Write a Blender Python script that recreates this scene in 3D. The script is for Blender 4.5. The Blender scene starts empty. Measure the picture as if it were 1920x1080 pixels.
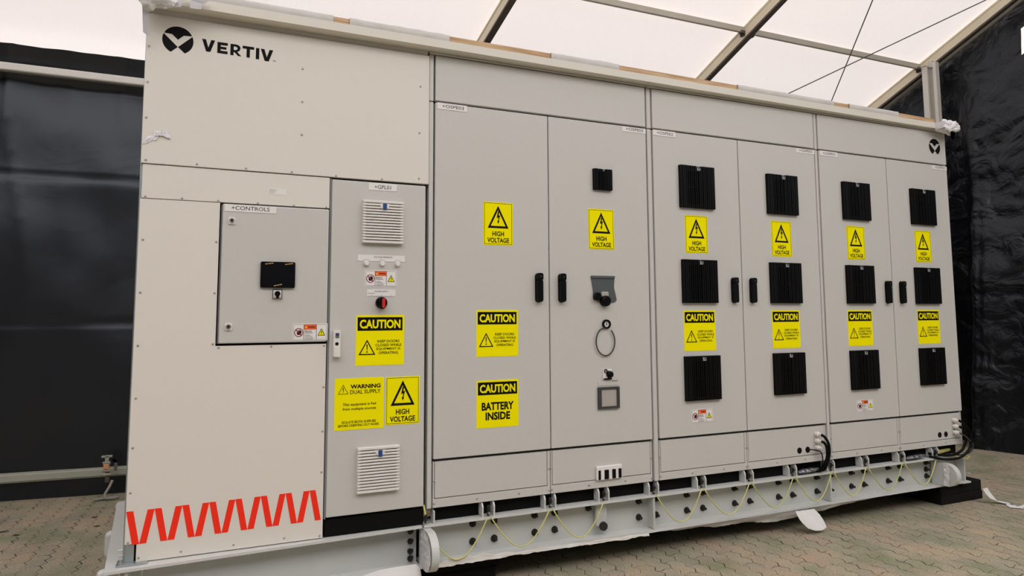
import bpy, bmesh, math, random
from mathutils import Vector, Matrix, noise

scene = bpy.context.scene
COL = scene.collection
LIFT = 0.40            # measured heights count from the cabinet undersides; the paving lies 0.40 m lower

# ------------------------------------------------------------------ camera, sky, exposure
cam_data = bpy.data.cameras.new('camera')
cam = bpy.data.objects.new('camera', cam_data)
COL.objects.link(cam)
F_PX, SHIFT_PX = 1300.0, 68.6
YAW, PITCH, ROLL = math.radians(24.05126), math.radians(5.27171), math.radians(-0.27187)
fwd = Vector((math.sin(YAW) * math.cos(PITCH), math.cos(YAW) * math.cos(PITCH), math.sin(PITCH)))
rgt = Vector((math.cos(YAW), -math.sin(YAW), 0.0))
upv = rgt.cross(fwd)
r2 = rgt * math.cos(ROLL) + upv * math.sin(ROLL)
u2 = upv * math.cos(ROLL) - rgt * math.sin(ROLL)
M = Matrix.Identity(4)
for i in range(3):
    M[i][0], M[i][1], M[i][2] = r2[i], u2[i], -fwd[i]
M[0][3], M[1][3], M[2][3] = -1.02521, -3.21856, 0.90338 + LIFT
cam.matrix_world = M
cam_data.sensor_width = 36.0
cam_data.lens = F_PX / 1920.0 * 36.0
cam_data.shift_y = -SHIFT_PX / 1920.0
cam_data.clip_start = 0.05
scene.camera = cam

SKY_ZENITH = 4.5
world = bpy.data.worlds.new('overcast_sky')
scene.world = world
world.use_nodes = True
wn = world.node_tree
wn.nodes.clear()
w_out = wn.nodes.new('ShaderNodeOutputWorld')
w_bg = wn.nodes.new('ShaderNodeBackground')
# overcast sky: three times brighter overhead than at the horizon
w_tc = wn.nodes.new('ShaderNodeTexCoord')
w_sep = wn.nodes.new('ShaderNodeSeparateXYZ')
w_rmp = wn.nodes.new('ShaderNodeMapRange')
w_rmp.inputs['From Min'].default_value = 0.0
w_rmp.inputs['From Max'].default_value = 1.0
w_rmp.inputs['To Min'].default_value = SKY_ZENITH / 3.0
w_rmp.inputs['To Max'].default_value = SKY_ZENITH
wn.links.new(w_tc.outputs['Generated'], w_sep.inputs[0])
wn.links.new(w_sep.outputs['Z'], w_rmp.inputs['Value'])
wn.links.new(w_rmp.outputs[0], w_bg.inputs['Strength'])
w_bg.inputs['Color'].default_value = (1.0, 0.955, 0.935, 1)
wn.links.new(w_bg.outputs[0], w_out.inputs[0])

vs = scene.view_settings
vs.view_transform = 'Standard'
vs.look = 'None'
vs.gamma = 1.0
vs.use_curve_mapping = False
vs.exposure = 0.0

# ------------------------------------------------------------------ materials
MAT = {}

def mat(name, col, rough=0.5, metal=0.0, bump=0.0, bscale=200.0, var=0.0, vscale=4.0, spec=0.5, bdist=0.002):
    m = bpy.data.materials.new(name)
    m.use_nodes = True
    nt = m.node_tree
    b = nt.nodes['Principled BSDF']
    b.inputs['Base Color'].default_value = (*col, 1)
    b.inputs['Roughness'].default_value = rough
    b.inputs['Metallic'].default_value = metal
    b.inputs['Specular IOR Level'].default_value = spec
    tc = nt.nodes.new('ShaderNodeTexCoord')
    if var > 0:
        nz = nt.nodes.new('ShaderNodeTexNoise')
        nz.inputs['Scale'].default_value = vscale
        nz.inputs['Detail'].default_value = 6
        nt.links.new(tc.outputs['Object'], nz.inputs['Vector'])
        mx = nt.nodes.new('ShaderNodeMixRGB')
        mx.inputs[1].default_value = (*[c * (1 - var) for c in col], 1)
        mx.inputs[2].default_value = (*[min(1, c * (1 + var)) for c in col], 1)
        nt.links.new(nz.outputs['Fac'], mx.inputs[0])
        nt.links.new(mx.outputs[0], b.inputs['Base Color'])
    if bump > 0:
        n2 = nt.nodes.new('ShaderNodeTexNoise')
        n2.inputs['Scale'].default_value = bscale
        n2.inputs['Detail'].default_value = 3
        nt.links.new(tc.outputs['Object'], n2.inputs['Vector'])
        bp = nt.nodes.new('ShaderNodeBump')
        bp.inputs['Strength'].default_value = bump
        bp.inputs['Distance'].default_value = bdist
        nt.links.new(n2.outputs['Fac'], bp.inputs['Height'])
        nt.links.new(bp.outputs[0], b.inputs['Normal'])
    MAT[name] = m
    return m

mat('grey_paint', (0.60, 0.59, 0.565), 0.42, bump=0.12, bscale=420, var=0.03, vscale=60)
mat('cream_paint', (0.76, 0.725, 0.665), 0.5, bump=0.06, bscale=300, var=0.02, vscale=40)
mat('white_paint', (0.74, 0.71, 0.64), 0.5, var=0.03, vscale=6)
mat('skid_paint', (0.54, 0.555, 0.535), 0.45, var=0.05, vscale=9)
mat('flange_paint', (0.62, 0.63, 0.62), 0.4, var=0.05, vscale=9)
mat('gap_shade', (0.008, 0.008, 0.008), 0.8, spec=0.1)  # near-black that paints shade into gaps, slots and holes
mat('dark_grey', (0.055, 0.057, 0.06), 0.6, spec=0.2)  # dark grey parts and print; also paints thin shadow lines
mat('black_plastic', (0.004, 0.004, 0.0045), 0.4, spec=0.12)
mat('black_matt', (0.005, 0.005, 0.005), 0.8, spec=0.1)
mat('filter_brown', (0.20, 0.175, 0.15), 0.9, spec=0.1)
mat('white_plastic', (0.80, 0.77, 0.74), 0.45)
mat('label_white', (0.82, 0.80, 0.79), 0.5)
mat('ink', (0.006, 0.005, 0.006), 0.6, spec=0.1)
mat('sign_yellow', (0.97, 0.87, 0.001), 0.7, spec=0.05, var=0.02, vscale=30)
mat('tape_red', (1.0, 0.034, 0.012), 0.6, spec=0.2)
mat('sticker_orange', (0.85, 0.12, 0.03), 0.5)
mat('sign_red', (0.25, 0.01, 0.02), 0.5)
mat('knob_red', (0.75, 0.03, 0.02), 0.4)
mat('blue_plastic', (0.02, 0.07, 0.25), 0.35)
mat('violet_plastic', (0.06, 0.04, 0.18), 0.35)
mat('green_plastic', (0.10, 0.16, 0.09), 0.5)
mat('tab_grey', (0.42, 0.42, 0.46), 0.3)
mat('steel', (0.5, 0.5, 0.48), 0.35, metal=0.9)
mat('screw_steel', (0.42, 0.40, 0.37), 0.4, metal=0.4)
mat('galvanised', (0.42, 0.47, 0.48), 0.4, metal=0.75, var=0.15, vscale=25)
mat('screen_glass', (0.003, 0.003, 0.005), 0.5, spec=0.1)
mat('print_gold', (0.45, 0.30, 0.12), 0.5)
mat('earth_green', (0.52, 0.56, 0.20), 0.45)
mat('earth_yellow', (0.62, 0.59, 0.20), 0.45)
mat('bolt_dark', (0.025, 0.023, 0.021), 0.5, spec=0.3)
mat('film_grey', (0.62, 0.60, 0.58), 0.45, var=0.12, vscale=14)
mat('film_white', (0.80, 0.79, 0.82), 0.4, var=0.06, vscale=12)
mat('paper', (0.66, 0.645, 0.60), 0.75, var=0.12, vscale=9)
mat('paper_shaded', (0.60, 0.59, 0.575), 0.75, var=0.14, vscale=8)  # white paper, its colour darkened for the shade under the beam
mat('paper_white', (0.80, 0.79, 0.80), 0.6)
mat('rubber', (0.010, 0.009, 0.009), 0.85, spec=0.15, bump=0.5, bscale=90)
mat('alu', (0.50, 0.47, 0.40), 0.5, metal=0.25, var=0.10, vscale=5)
mat('alu_cream', (0.74, 0.66, 0.50), 0.5, var=0.08, vscale=5)
mat('alu_dark', (0.10, 0.08, 0.07), 0.5)
mat('alu_bright', (0.70, 0.68, 0.64), 0.45, metal=0.2, var=0.06, vscale=5)
mat('rail_grey', (0.44, 0.45, 0.38), 0.5, var=0.08, vscale=8)
mat('gap_grey', (0.27, 0.275, 0.285), 0.6, spec=0.2)  # mid grey that shows in the gaps beside two doors
mat('strap_grey', (0.33, 0.30, 0.27), 0.7)
mat('copper_orange', (0.75, 0.36, 0.18), 0.45)
mat('clear_grey', (0.10, 0.115, 0.12), 0.25)
mat('meter_grey', (0.43, 0.40, 0.37), 0.5)
mat('foil', (0.25, 0.25, 0.28), 0.25, metal=0.8, bump=0.8, bscale=60, bdist=0.01)
mat('tube_yellow', (0.52, 0.48, 0.14), 0.5, var=0.2, vscale=30)
mat('leaf', (0.035, 0.025, 0.015), 0.8)
mat('cable_steel', (0.09, 0.09, 0.09), 0.5)

def wood_material():
    m = bpy.data.materials.new('raw_timber'); m.use_nodes = True
    nt = m.node_tree; b = nt.nodes['Principled BSDF']
    tc = nt.nodes.new('ShaderNodeTexCoord'); mp = nt.nodes.new('ShaderNodeMapping')
    mp.inputs['Scale'].default_value = (3, 30, 60)
    nz = nt.nodes.new('ShaderNodeTexNoise'); nz.inputs['Scale'].default_value = 1.5; nz.inputs['Detail'].default_value = 8
    cr = nt.nodes.new('ShaderNodeValToRGB')
    cr.color_ramp.elements[0].position = 0.3; cr.color_ramp.elements[0].color = (0.42, 0.24, 0.12, 1)
    cr.color_ramp.elements[1].position = 0.7; cr.color_ramp.elements[1].color = (0.72, 0.52, 0.32, 1)
    nt.links.new(tc.outputs['Object'], mp.inputs[0]); nt.links.new(mp.outputs[0], nz.inputs['Vector'])
    nt.links.new(nz.outputs['Fac'], cr.inputs[0]); nt.links.new(cr.outputs[0], b.inputs['Base Color'])
    b.inputs['Roughness'].default_value = 0.7
    MAT['wood'] = m
wood_material()

def membrane_material():
    m = bpy.data.materials.new('roof_membrane'); m.use_nodes = True
    nt = m.node_tree; nt.nodes.clear()
    out = nt.nodes.new('ShaderNodeOutputMaterial')
    tr = nt.nodes.new('ShaderNodeBsdfTranslucent'); df = nt.nodes.new('ShaderNodeBsdfDiffuse')
    mx = nt.nodes.new('ShaderNodeMixShader'); mx.inputs[0].default_value = 0.255
    tr.inputs['Color'].default_value = (0.90, 0.855, 0.85, 1)
    df.inputs['Color'].default_value = (0.85, 0.82, 0.78, 1)
    # long creases of the stretched sheet run down the slope
    tc = nt.nodes.new('ShaderNodeTexCoord'); mp = nt.nodes.new('ShaderNodeMapping')
    mp.inputs['Rotation'].default_value = (0, 0, math.radians(-14))
    mp.inputs['Scale'].default_value = (5.0, 0.35, 0.35)
    nz = nt.nodes.new('ShaderNodeTexNoise'); nz.inputs['Scale'].default_value = 2.2; nz.inputs['Detail'].default_value = 7
    nz.inputs['Roughness'].default_value = 0.65
    nt.links.new(tc.outputs['Object'], mp.inputs[0]); nt.links.new(mp.outputs[0], nz.inputs['Vector'])
    bp = nt.nodes.new('ShaderNodeBump'); bp.inputs['Strength'].default_value = 0.35; bp.inputs['Distance'].default_value = 0.03
    nt.links.new(nz.outputs['Fac'], bp.inputs['Height'])
    for s in (tr, df):
        nt.links.new(bp.outputs[0], s.inputs['Normal'])
    nt.links.new(df.outputs[0], mx.inputs[1]); nt.links.new(tr.outputs[0], mx.inputs[2])
    nt.links.new(mx.outputs[0], out.inputs[0])
    MAT['membrane'] = m
membrane_material()

def tarp_material(name, col, rough, bump, scale, wrinkle, spec):
    m = bpy.data.materials.new(name); m.use_nodes = True
    nt = m.node_tree; b = nt.nodes['Principled BSDF']
    b.inputs['Base Color'].default_value = (*col, 1)
    b.inputs['Roughness'].default_value = rough
    b.inputs['Specular IOR Level'].default_value = spec
    b.inputs['Specular Tint'].default_value = (0.84, 0.90, 1.0, 1)
    tc = nt.nodes.new('ShaderNodeTexCoord')
    n1 = nt.nodes.new('ShaderNodeTexNoise'); n1.inputs['Scale'].default_value = scale
    n1.inputs['Detail'].default_value = 6; n1.inputs['Distortion'].default_value = 1.2
    n2 = nt.nodes.new('ShaderNodeTexVoronoi'); n2.feature = 'DISTANCE_TO_EDGE'; n2.inputs['Scale'].default_value = wrinkle
    n3 = nt.nodes.new('ShaderNodeTexNoise'); n3.inputs['Scale'].default_value = 1.6; n3.inputs['Detail'].default_value = 3
    mxv = nt.nodes.new('ShaderNodeMixRGB'); mxv.inputs[0].default_value = 0.45
    nt.links.new(tc.outputs['Object'], n1.inputs['Vector']); nt.links.new(tc.outputs['Object'], n3.inputs['Vector'])
    nt.links.new(tc.outputs['Object'], mxv.inputs[1]); nt.links.new(n3.outputs['Color'], mxv.inputs[2])
    nt.links.new(mxv.outputs[0], n2.inputs['Vector'])
    cr = nt.nodes.new('ShaderNodeValToRGB'); cr.color_ramp.elements[1].position = 0.12
    nt.links.new(n2.outputs['Distance'], cr.inputs[0])
    ad = nt.nodes.new('ShaderNodeMath'); ad.operation = 'MULTIPLY_ADD'; ad.inputs[1].default_value = 0.3
    nt.links.new(cr.outputs[0], ad.inputs[0]); nt.links.new(n1.outputs['Fac'], ad.inputs[2])
    bp = nt.nodes.new('ShaderNodeBump'); bp.inputs['Strength'].default_value = bump; bp.inputs['Distance'].default_value = 0.03
    nt.links.new(ad.outputs[0], bp.inputs['Height']); nt.links.new(bp.outputs[0], b.inputs['Normal'])
    MAT[name] = m
tarp_material('black_tarp', (0.004, 0.0045, 0.0065), 0.30, 1.0, 4.5, 3.0, 0.5)
tarp_material('black_lining', (0.005, 0.006, 0.010), 0.36, 0.12, 2.0, 1.1, 0.75)

def paving_material():
    m = bpy.data.materials.new('interlocking_paving'); m.use_nodes = True
    nt = m.node_tree; b = nt.nodes['Principled BSDF']
    L = nt.links.new
    def node(t, **k):
        n = nt.nodes.new(t)
        for a, v in k.items(): setattr(n, a, v)
        return n
    def math_(op, a, b_=None, c=None):
        n = node('ShaderNodeMath', operation=op)
        for i, v in enumerate((a, b_, c)):
            if v is None: continue
            if isinstance(v, (int, float)): n.inputs[i].default_value = v
            else: L(v, n.inputs[i])
        return n.outputs[0]
    tc = node('ShaderNodeTexCoord')
    mp = node('ShaderNodeMapping'); mp.inputs['Rotation'].default_value = (0, 0, math.radians(3))
    L(tc.outputs['Object'], mp.inputs[0])
    nz0 = node('ShaderNodeTexNoise'); nz0.inputs['Scale'].default_value = 6.0
    L(mp.outputs[0], nz0.inputs['Vector'])
    sp = node('ShaderNodeSeparateXYZ'); L(mp.outputs[0], sp.inputs[0])
    jit = math_('MULTIPLY_ADD', nz0.outputs['Fac'], 0.020, -0.010)
    X, Y = sp.outputs['X'], sp.outputs['Y']
    # the stones have zigzag flanks: shift each axis by a triangle wave of the other
    zx = math_('PINGPONG', math_('ADD', Y, 50.0), 0.045)
    zy = math_('PINGPONG', math_('ADD', X, 50.0), 0.045)
    X2 = math_('ADD', math_('MULTIPLY_ADD', zx, 0.55, X), jit)
    Y2 = math_('ADD', math_('MULTIPLY_ADD', zy, 0.40, Y), jit)
    W, H = 0.18, 0.09
    row = math_('DIVIDE', X2, H)
    rowi = math_('FLOOR', row)
    fr = math_('FRACT', row)
    col = math_('ADD', math_('DIVIDE', Y2, W), math_('MULTIPLY', rowi, 0.5))
    coli = math_('FLOOR', col)
    fc = math_('FRACT', col)
    dr = math_('MULTIPLY', math_('MINIMUM', fr, math_('SUBTRACT', 1.0, fr)), H)
    dc = math_('MULTIPLY', math_('MINIMUM', fc, math_('SUBTRACT', 1.0, fc)), W)
    nj = node('ShaderNodeTexNoise'); nj.inputs['Scale'].default_value = 9.0; nj.inputs['Detail'].default_value = 3
    L(mp.outputs[0], nj.inputs['Vector'])
    wr = math_('MULTIPLY_ADD', nj.outputs['Fac'], 0.0115, -0.0036)      # open joints here, closed ones there
    wc = math_('MULTIPLY_ADD', nj.outputs['Fac'], 0.0105, -0.0040)
    jr = math_('SMOOTH_MIN', math_('MAXIMUM', math_('DIVIDE', math_('SUBTRACT', wr, dr), 0.0016), 0.0), 1.0, 0.1)
    jc = math_('SMOOTH_MIN', math_('MAXIMUM', math_('DIVIDE', math_('SUBTRACT', wc, dc), 0.0016), 0.0), 1.0, 0.1)
    joint = math_('MINIMUM', math_('MAXIMUM', jr, jc), 1.0)
    cid = node('ShaderNodeCombineXYZ'); L(rowi, cid.inputs[0]); L(coli, cid.inputs[1])
    wnz = node('ShaderNodeTexWhiteNoise'); wnz.noise_dimensions = '2D'; L(cid.outputs[0], wnz.inputs['Vector'])
    stone = node('ShaderNodeValToRGB')
    q = stone.color_ramp.elements
    q[0].position = 0.0; q[0].color = (0.370, 0.325, 0.245, 1)
    q[1].position = 1.0; q[1].color = (0.400, 0.325, 0.255, 1)
    q.new(0.45).color = (0.390, 0.350, 0.270, 1)
    q.new(0.75).color = (0.340, 0.315, 0.250, 1)
    L(wnz.outputs['Value'], stone.inputs[0])
    br = node('ShaderNodeMixRGB'); L(joint, br.inputs[0]); L(stone.outputs[0], br.inputs[1]); br.inputs[2].default_value = (0.045, 0.038, 0.028, 1)
    nz = node('ShaderNodeTexNoise'); nz.inputs['Scale'].default_value = 3.2; nz.inputs['Detail'].default_value = 8
    L(mp.outputs[0], nz.inputs['Vector'])
    cr = node('ShaderNodeValToRGB')
    e = cr.color_ramp.elements
    e[0].position = 0.32; e[0].color = (0.62, 0.74, 0.58, 1)
    e[1].position = 0.70; e[1].color = (1.25, 1.06, 0.95, 1)
    e.new(0.5).color = (0.95, 0.95, 0.9, 1)
    L(nz.outputs['Fac'], cr.inputs[0])
    mu = node('ShaderNodeMixRGB', blend_type='MULTIPLY'); mu.inputs[0].default_value = 0.9
    L(br.outputs[0], mu.inputs[1]); L(cr.outputs[0], mu.inputs[2])
    nf = node('ShaderNodeTexNoise'); nf.inputs['Scale'].default_value = 120; nf.inputs['Detail'].default_value = 5
    L(mp.outputs[0], nf.inputs['Vector'])
    m2 = node('ShaderNodeMixRGB', blend_type='OVERLAY'); m2.inputs[0].default_value = 0.8
    L(mu.outputs[0], m2.inputs[1]); L(nf.outputs['Fac'], m2.inputs[2])
    L(m2.outputs[0], b.inputs['Base Color'])
    b.inputs['Roughness'].default_value = 0.8
    hh = math_('MULTIPLY_ADD', nf.outputs['Fac'], 0.25, math_('SUBTRACT', 1.0, joint))
    bp = node('ShaderNodeBump'); bp.inputs['Strength'].default_value = 0.8; bp.inputs['Distance'].default_value = 0.006
    L(hh, bp.inputs['Height']); L(bp.outputs[0], b.inputs['Normal'])
    MAT['paving'] = m
paving_material()

# ------------------------------------------------------------------ mesh helpers
_txt = {}

def text_shape(s, bold=0.0):
    """outline of a line of lettering, scaled to the unit box"""
    k = (s, bold)
    if k in _txt: return _txt[k]
    cu = bpy.data.curves.new('lettering', 'FONT')
    cu.body = s; cu.resolution_u = 3; cu.offset = bold
    ob = bpy.data.objects.new('lettering', cu)
    COL.objects.link(ob)
    bpy.context.view_layer.update()
    me = bpy.data.meshes.new_from_object(ob.evaluated_get(bpy.context.evaluated_depsgraph_get()))
    vv = [(v.co.x, v.co.y) for v in me.vertices]
    ff = [tuple(p.vertices) for p in me.polygons]
    bpy.data.objects.remove(ob); bpy.data.curves.remove(cu); bpy.data.meshes.remove(me)
    x0, x1 = min(v[0] for v in vv), max(v[0] for v in vv)
    y0, y1 = min(v[1] for v in vv), max(v[1] for v in vv)
    _txt[k] = ([((x - x0) / (x1 - x0), (y - y0) / (y1 - y0)) for x, y in vv], ff)
    return _txt[k]


class MB:
    """collects shapes in measured coordinates; build() links them as ONE mesh object"""
    def __init__(self):
        self.bm = bmesh.new(); self.mats = []

    def mi(self, m):
        if m not in self.mats: self.mats.append(m)
        return self.mats.index(m)

    def _merge(self, tmp, m, smooth=False):
        i = self.mi(m)
        mp = {v: self.bm.verts.new(v.co) for v in tmp.verts}
        for f in tmp.faces:
            try:
                g = self.bm.faces.new([mp[v] for v in f.verts])
                g.material_index = i; g.smooth = smooth
            except ValueError:
                pass
        tmp.free()

    def box(self, x0, x1, y0, y1, z0, z1, m, bev=0.0, seg=2):
        t = bmesh.new()
        bmesh.ops.create_cube(t, size=1.0)
        for v in t.verts:
            v.co = Vector(((x0 + x1) / 2 + v.co.x * (x1 - x0), (y0 + y1) / 2 + v.co.y * (y1 - y0), (z0 + z1) / 2 + v.co.z * (z1 - z0)))
        if bev > 0:
            bmesh.ops.bevel(t, geom=list(t.edges), offset=bev, segments=seg, affect='EDGES', profile=0.5)
        self._merge(t, m)
        return self

    def hexa(self, p, m):
        """eight corners: bottom ring then top ring"""
        t = bmesh.new()
        v = [t.verts.new(q) for q in p]
        for f in ((0, 3, 2, 1), (4, 5, 6, 7), (0, 1, 5, 4), (1, 2, 6, 5), (2, 3, 7, 6), (3, 0, 4, 7)):
            t.faces.new([v[i] for i in f])
        bmesh.ops.recalc_face_normals(t, faces=list(t.faces))
        self._merge(t, m)
        return self

    def beam(self, a, b, side, up, w, h, m):
        """bar from a to b; w along side, h along up, centred"""
        a, b, side, up = Vector(a), Vector(b), Vector(side).normalized(), Vector(up).normalized()
        o = [(-1, -1), (1, -1), (1, 1), (-1, 1)]
        ring = lambda c: [c + side * (s * w / 2) + up * (t * h / 2) for s, t in o]
        return self.hexa(ring(a) + ring(b), m)

    def poly(self, pts, y0, y1, m):
        """outline in x,z pulled from y0 (front) to y1"""
        t = bmesh.new()
        a = [t.verts.new((x, y0, z)) for x, z in pts]
        b = [t.verts.new((x, y1, z)) for x, z in pts]
        n = len(pts)
        t.faces.new(a); t.faces.new(list(reversed(b)))
        for i in range(n):
            t.faces.new((a[i], b[i], b[(i + 1) % n], a[(i + 1) % n]))
        bmesh.ops.recalc_face_normals(t, faces=list(t.faces))
        self._merge(t, m)
        return self

    def rounded(self, x0, x1, z0, z1, r, y0, y1, m, n=4):
        pts = []
        for cx, cz, a0 in ((x1 - r, z1 - r, 0), (x0 + r, z1 - r, 90), (x0 + r, z0 + r, 180), (x1 - r, z0 + r, 270)):
            for k in range(n + 1):
                a = math.radians(a0 + 90 * k / n)
                pts.append((cx + r * math.cos(a), cz + r * math.sin(a)))
        return self.poly(pts, y0, y1, m)

    def ring(self, outer, inner, y0, y1, m):
        """frame between two outlines with the same number of points"""
        t = bmesh.new(); n = len(outer)
        R = [[t.verts.new((x, y, z)) for x, z in o] for o in (outer, inner) for y in (y0, y1)]
        for i in range(n):
            j = (i + 1) % n
            t.faces.new((R[0][i], R[0][j], R[2][j], R[2][i]))
            t.faces.new((R[1][i], R[3][i], R[3][j], R[1][j]))
            t.faces.new((R[0][i], R[1][i], R[1][j], R[0][j]))
            t.faces.new((R[2][i], R[2][j], R[3][j], R[3][i]))
        bmesh.ops.recalc_face_normals(t, faces=list(t.faces))
        self._merge(t, m)
        return self

    def turn(self, c, axis, prof, m, n=20, smooth=True):
        """round body: profile of (radius, distance along axis)"""
        c = Vector(c); ax = Vector(axis).normalized()
        s = ax.orthogonal().normalized(); q = ax.cross(s)
        t = bmesh.new(); rings = []
        for r, d in prof:
            rings.append([t.verts.new(c + ax * d + (s * math.cos(2 * math.pi * k / n) + q * math.sin(2 * math.pi * k / n)) * max(r, 1e-5)) for k in range(n)])
        for a, b in zip(rings, rings[1:]):
            for k in range(n):
                t.faces.new((a[k], a[(k + 1) % n], b[(k + 1) % n], b[k]))
        t.faces.new(list(reversed(rings[0]))); t.faces.new(rings[-1])
        bmesh.ops.recalc_face_normals(t, faces=list(t.faces))
        self._merge(t, m, False)
        return self

    def tube(self, path, r, m, n=8):
        P = [Vector(p) for p in path]
        t = bmesh.new(); rings = []
        s = None
        for i, p in enumerate(P):
            d = (P[min(i + 1, len(P) - 1)] - P[max(i - 1, 0)]).normalized()
            if s is None: s = d.orthogonal().normalized()
            s = (s - d * s.dot(d)).normalized(); q = d.cross(s)
            rr = r[i] if isinstance(r, (list, tuple)) else r
            rings.append([t.verts.new(p + (s * math.cos(2 * math.pi * k / n) + q * math.sin(2 * math.pi * k / n)) * rr) for k in range(n)])
        for a, b in zip(rings, rings[1:]):
            for k in range(n):
                t.faces.new((a[k], a[(k + 1) % n], b[(k + 1) % n], b[k]))
        t.faces.new(list(reversed(rings[0]))); t.faces.new(rings[-1])
        bmesh.ops.recalc_face_normals(t, faces=list(t.faces))
        self._merge(t, m, True)
        return self

    def text(self, s, x0, x1, z0, z1, y, m, bold=0.0, th=0.0002):
        v, f = text_shape(s, bold)
        t = bmesh.new()
        vv = [t.verts.new((x0 + a * (x1 - x0), y, z0 + b * (z1 - z0))) for a, b in v]
        for q in f:
            try: t.faces.new([vv[i] for i in q])
            except ValueError: pass
        self._merge(t, m)
        return self

    def grid(self, nu, nv, fn, m, smooth=True, skip=None):
        t = bmesh.new()
        vv = [[t.verts.new(fn(i / nu, j / nv)) for j in range(nv + 1)] for i in range(nu + 1)]
        for i in range(nu):
            for j in range(nv):
                if skip and skip(vv[i][j].co): continue
                t.faces.new((vv[i][j], vv[i + 1][j], vv[i + 1][j + 1], vv[i][j + 1]))
        self._merge(t, m, smooth)
        return self

    def build(self, name, parent=None, origin=None):
        bm = self.bm
        lo = [min(v.co[i] for v in bm.verts) for i in range(3)]
        hi = [max(v.co[i] for v in bm.verts) for i in range(3)]
        o = Vector(origin) if origin is not None else Vector(((lo[0] + hi[0]) / 2, (lo[1] + hi[1]) / 2, lo[2]))
        for v in bm.verts: v.co -= o
        me = bpy.data.meshes.new(name)
        bm.to_mesh(me); bm.free()
        for m in self.mats: me.materials.append(MAT[m])
        ob = bpy.data.objects.new(name, me)
        COL.objects.link(ob)
        place(ob, o, parent)
        return ob


ORG = {}

def place(ob, o, parent=None):
    ORG[ob.name] = Vector(o)
    if parent is not None:
        ob.parent = parent
        ob.location = Vector(o) - ORG[parent.name]
    else:
        ob.location = Vector(o) + Vector((0, 0, LIFT))

def again(src, parent, o, name=None):
    """the same part once more, at another spot"""
    c = src.copy()
    COL.objects.link(c)
    place(c, o, parent)
    return c

def tag(o, label=None, cat=None, group=None, kind=None):
    if label: o['label'] = label
    if cat: o['category'] = cat
    if group: o['group'] = group
    if kind: o['kind'] = kind
    return o

def thing(name, o, label, cat, group=None):
    e = bpy.data.objects.new(name, None)
    e.empty_display_size = 0.1
    COL.objects.link(e)
    place(e, o)
    return tag(e, label, cat, group)

def arc(cx, cz, rx, rz, n=40, a0=0, a1=360):
    return [(cx + rx * math.cos(math.radians(a0 + (a1 - a0) * k / n)), cz + rz * math.sin(math.radians(a0 + (a1 - a0) * k / n))) for k in range(n)]

# ------------------------------------------------------------------ the setting
GZ = -0.40
f_ = MB(); f_.grid(2, 2, lambda u, v: (-14 + 28 * u, -16 + 20 * v, GZ), 'paving')
floor = tag(f_.build('floor', origin=(0, 0, GZ)), 'grey brown interlocking block paving', kind='structure')

SL = 0.533                       # roof pitch
def roof_z(y): return 2.93 + SL * (2.85 - y)
RIDGE = -3.6
c_ = MB()
c_.grid(60, 40, lambda u, v: (-9 + 17.5 * u, RIDGE + (2.95 - RIDGE) * v, roof_z(RIDGE + (2.95 - RIDGE) * v)), 'membrane')
c_.grid(60, 8, lambda u, v: (-9 + 17.5 * u, RIDGE - 0.6 * v, roof_z(RIDGE) - SL * 0.6 * v), 'membrane')
tag(c_.build('ceiling'), 'white translucent tent roof sheet', kind='structure')

def nz(x, y, z=0.0): return noise.noise(Vector((x, y, z)))

def back_fabric(u, v):
    x = -7.0 + 13.0 * u; z = GZ - 0.02 + (2.925 - GZ) * v
    base = 2.86 - 0.10 * (x + 2.3) * 0.8 if z < 0.2 else None
    yb = 2.90 - 0.10 * (x + 2.29)
    t = min(1, max(0, (z - GZ) / 3.2))
    y = yb * (1 - t) + 2.845 * t
    if x > 0: y = 2.75 + (0.1) * t
    fold = 0.5 + 0.5 * t
    y += 0.060 * (abs(math.sin(x * 11 + 2.2 * nz(x * 2, z * 0.6))) ** .45 - .7) * max(.15, 0.60 + nz(x * 1.3, 3.0)) * (t ** 2.2)
    y += 0.035 * nz(x * 1.1, z * 1.0, 5.0) + 0.014 * nz(x * 3.5, z * 2.2, 2.0)
    if z > 2.66: y += 0.05 - 0.55 * (z - 2.66) + 0.02 * nz(x * 4, z)      # valance drawn in under the roof
    elif z > 1.9: y += 0.05 * (z - 1.9) / .76
    for zs in (1.96, 0.86):          # sewn seams
        d = abs(z - zs)
        if d < 0.03: y += 0.009 * (1 - d / 0.03)
    if v == 1: z += 0.012 * nz(x * 5, 9.0)
    return (x, y, z)
b_ = MB(); b_.grid(420, 120, back_fabric, 'black_lining')
tag(b_.build('wall_back'), 'black fabric lining hung along the long tent side', kind='structure')

def gable_fabric(u, v):
    y = 2.75 - 6.2 * u
    xt = 6.035 - 0.155 * (y - 2.2); zt = roof_z(y) - 0.085
    k = min(1, max(0, (y - 1.24) / .12))          # pulled in at the foot, except behind the post
    xb = (5.806 - 0.29 * (y - 1.27)) * (1 - k) + (6.10 - 0.155 * (y - 2.2)) * k
    z = GZ - 0.02 + (zt + 0.02 - GZ) * v
    t = v ** 0.9
    x = xb * (1 - t) + xt * t
    x += (1 - .8 * v ** 6) * (1 - .7 * k) * (0.05 * nz(y * 1.2, z * 1.2, 7.0) + 0.026 * nz(y * 3.0 + z, z * 3.2 - y, 1.0) + 0.014 * nz(y * 7 + 2 * z, z * 7 - y, 4.0) + .008 * abs(nz(y * 12 - 5 * z, z * 11 + 3 * y, 8.0)))
    for zs in (2.54, 1.80, 1.05, 0.28):
        d = abs(z - zs - 0.03 * y)
        if d < 0.025: x += 0.014 * (1 - d / 0.025)
    for ys in (1.22, 1.12):           # vertical hems near the gable post
        d = abs(y - ys)
        if d < 0.02 and z < 2.7: x -= 0.012 * (1 - d / 0.02)
    return (x, y, z)
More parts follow.
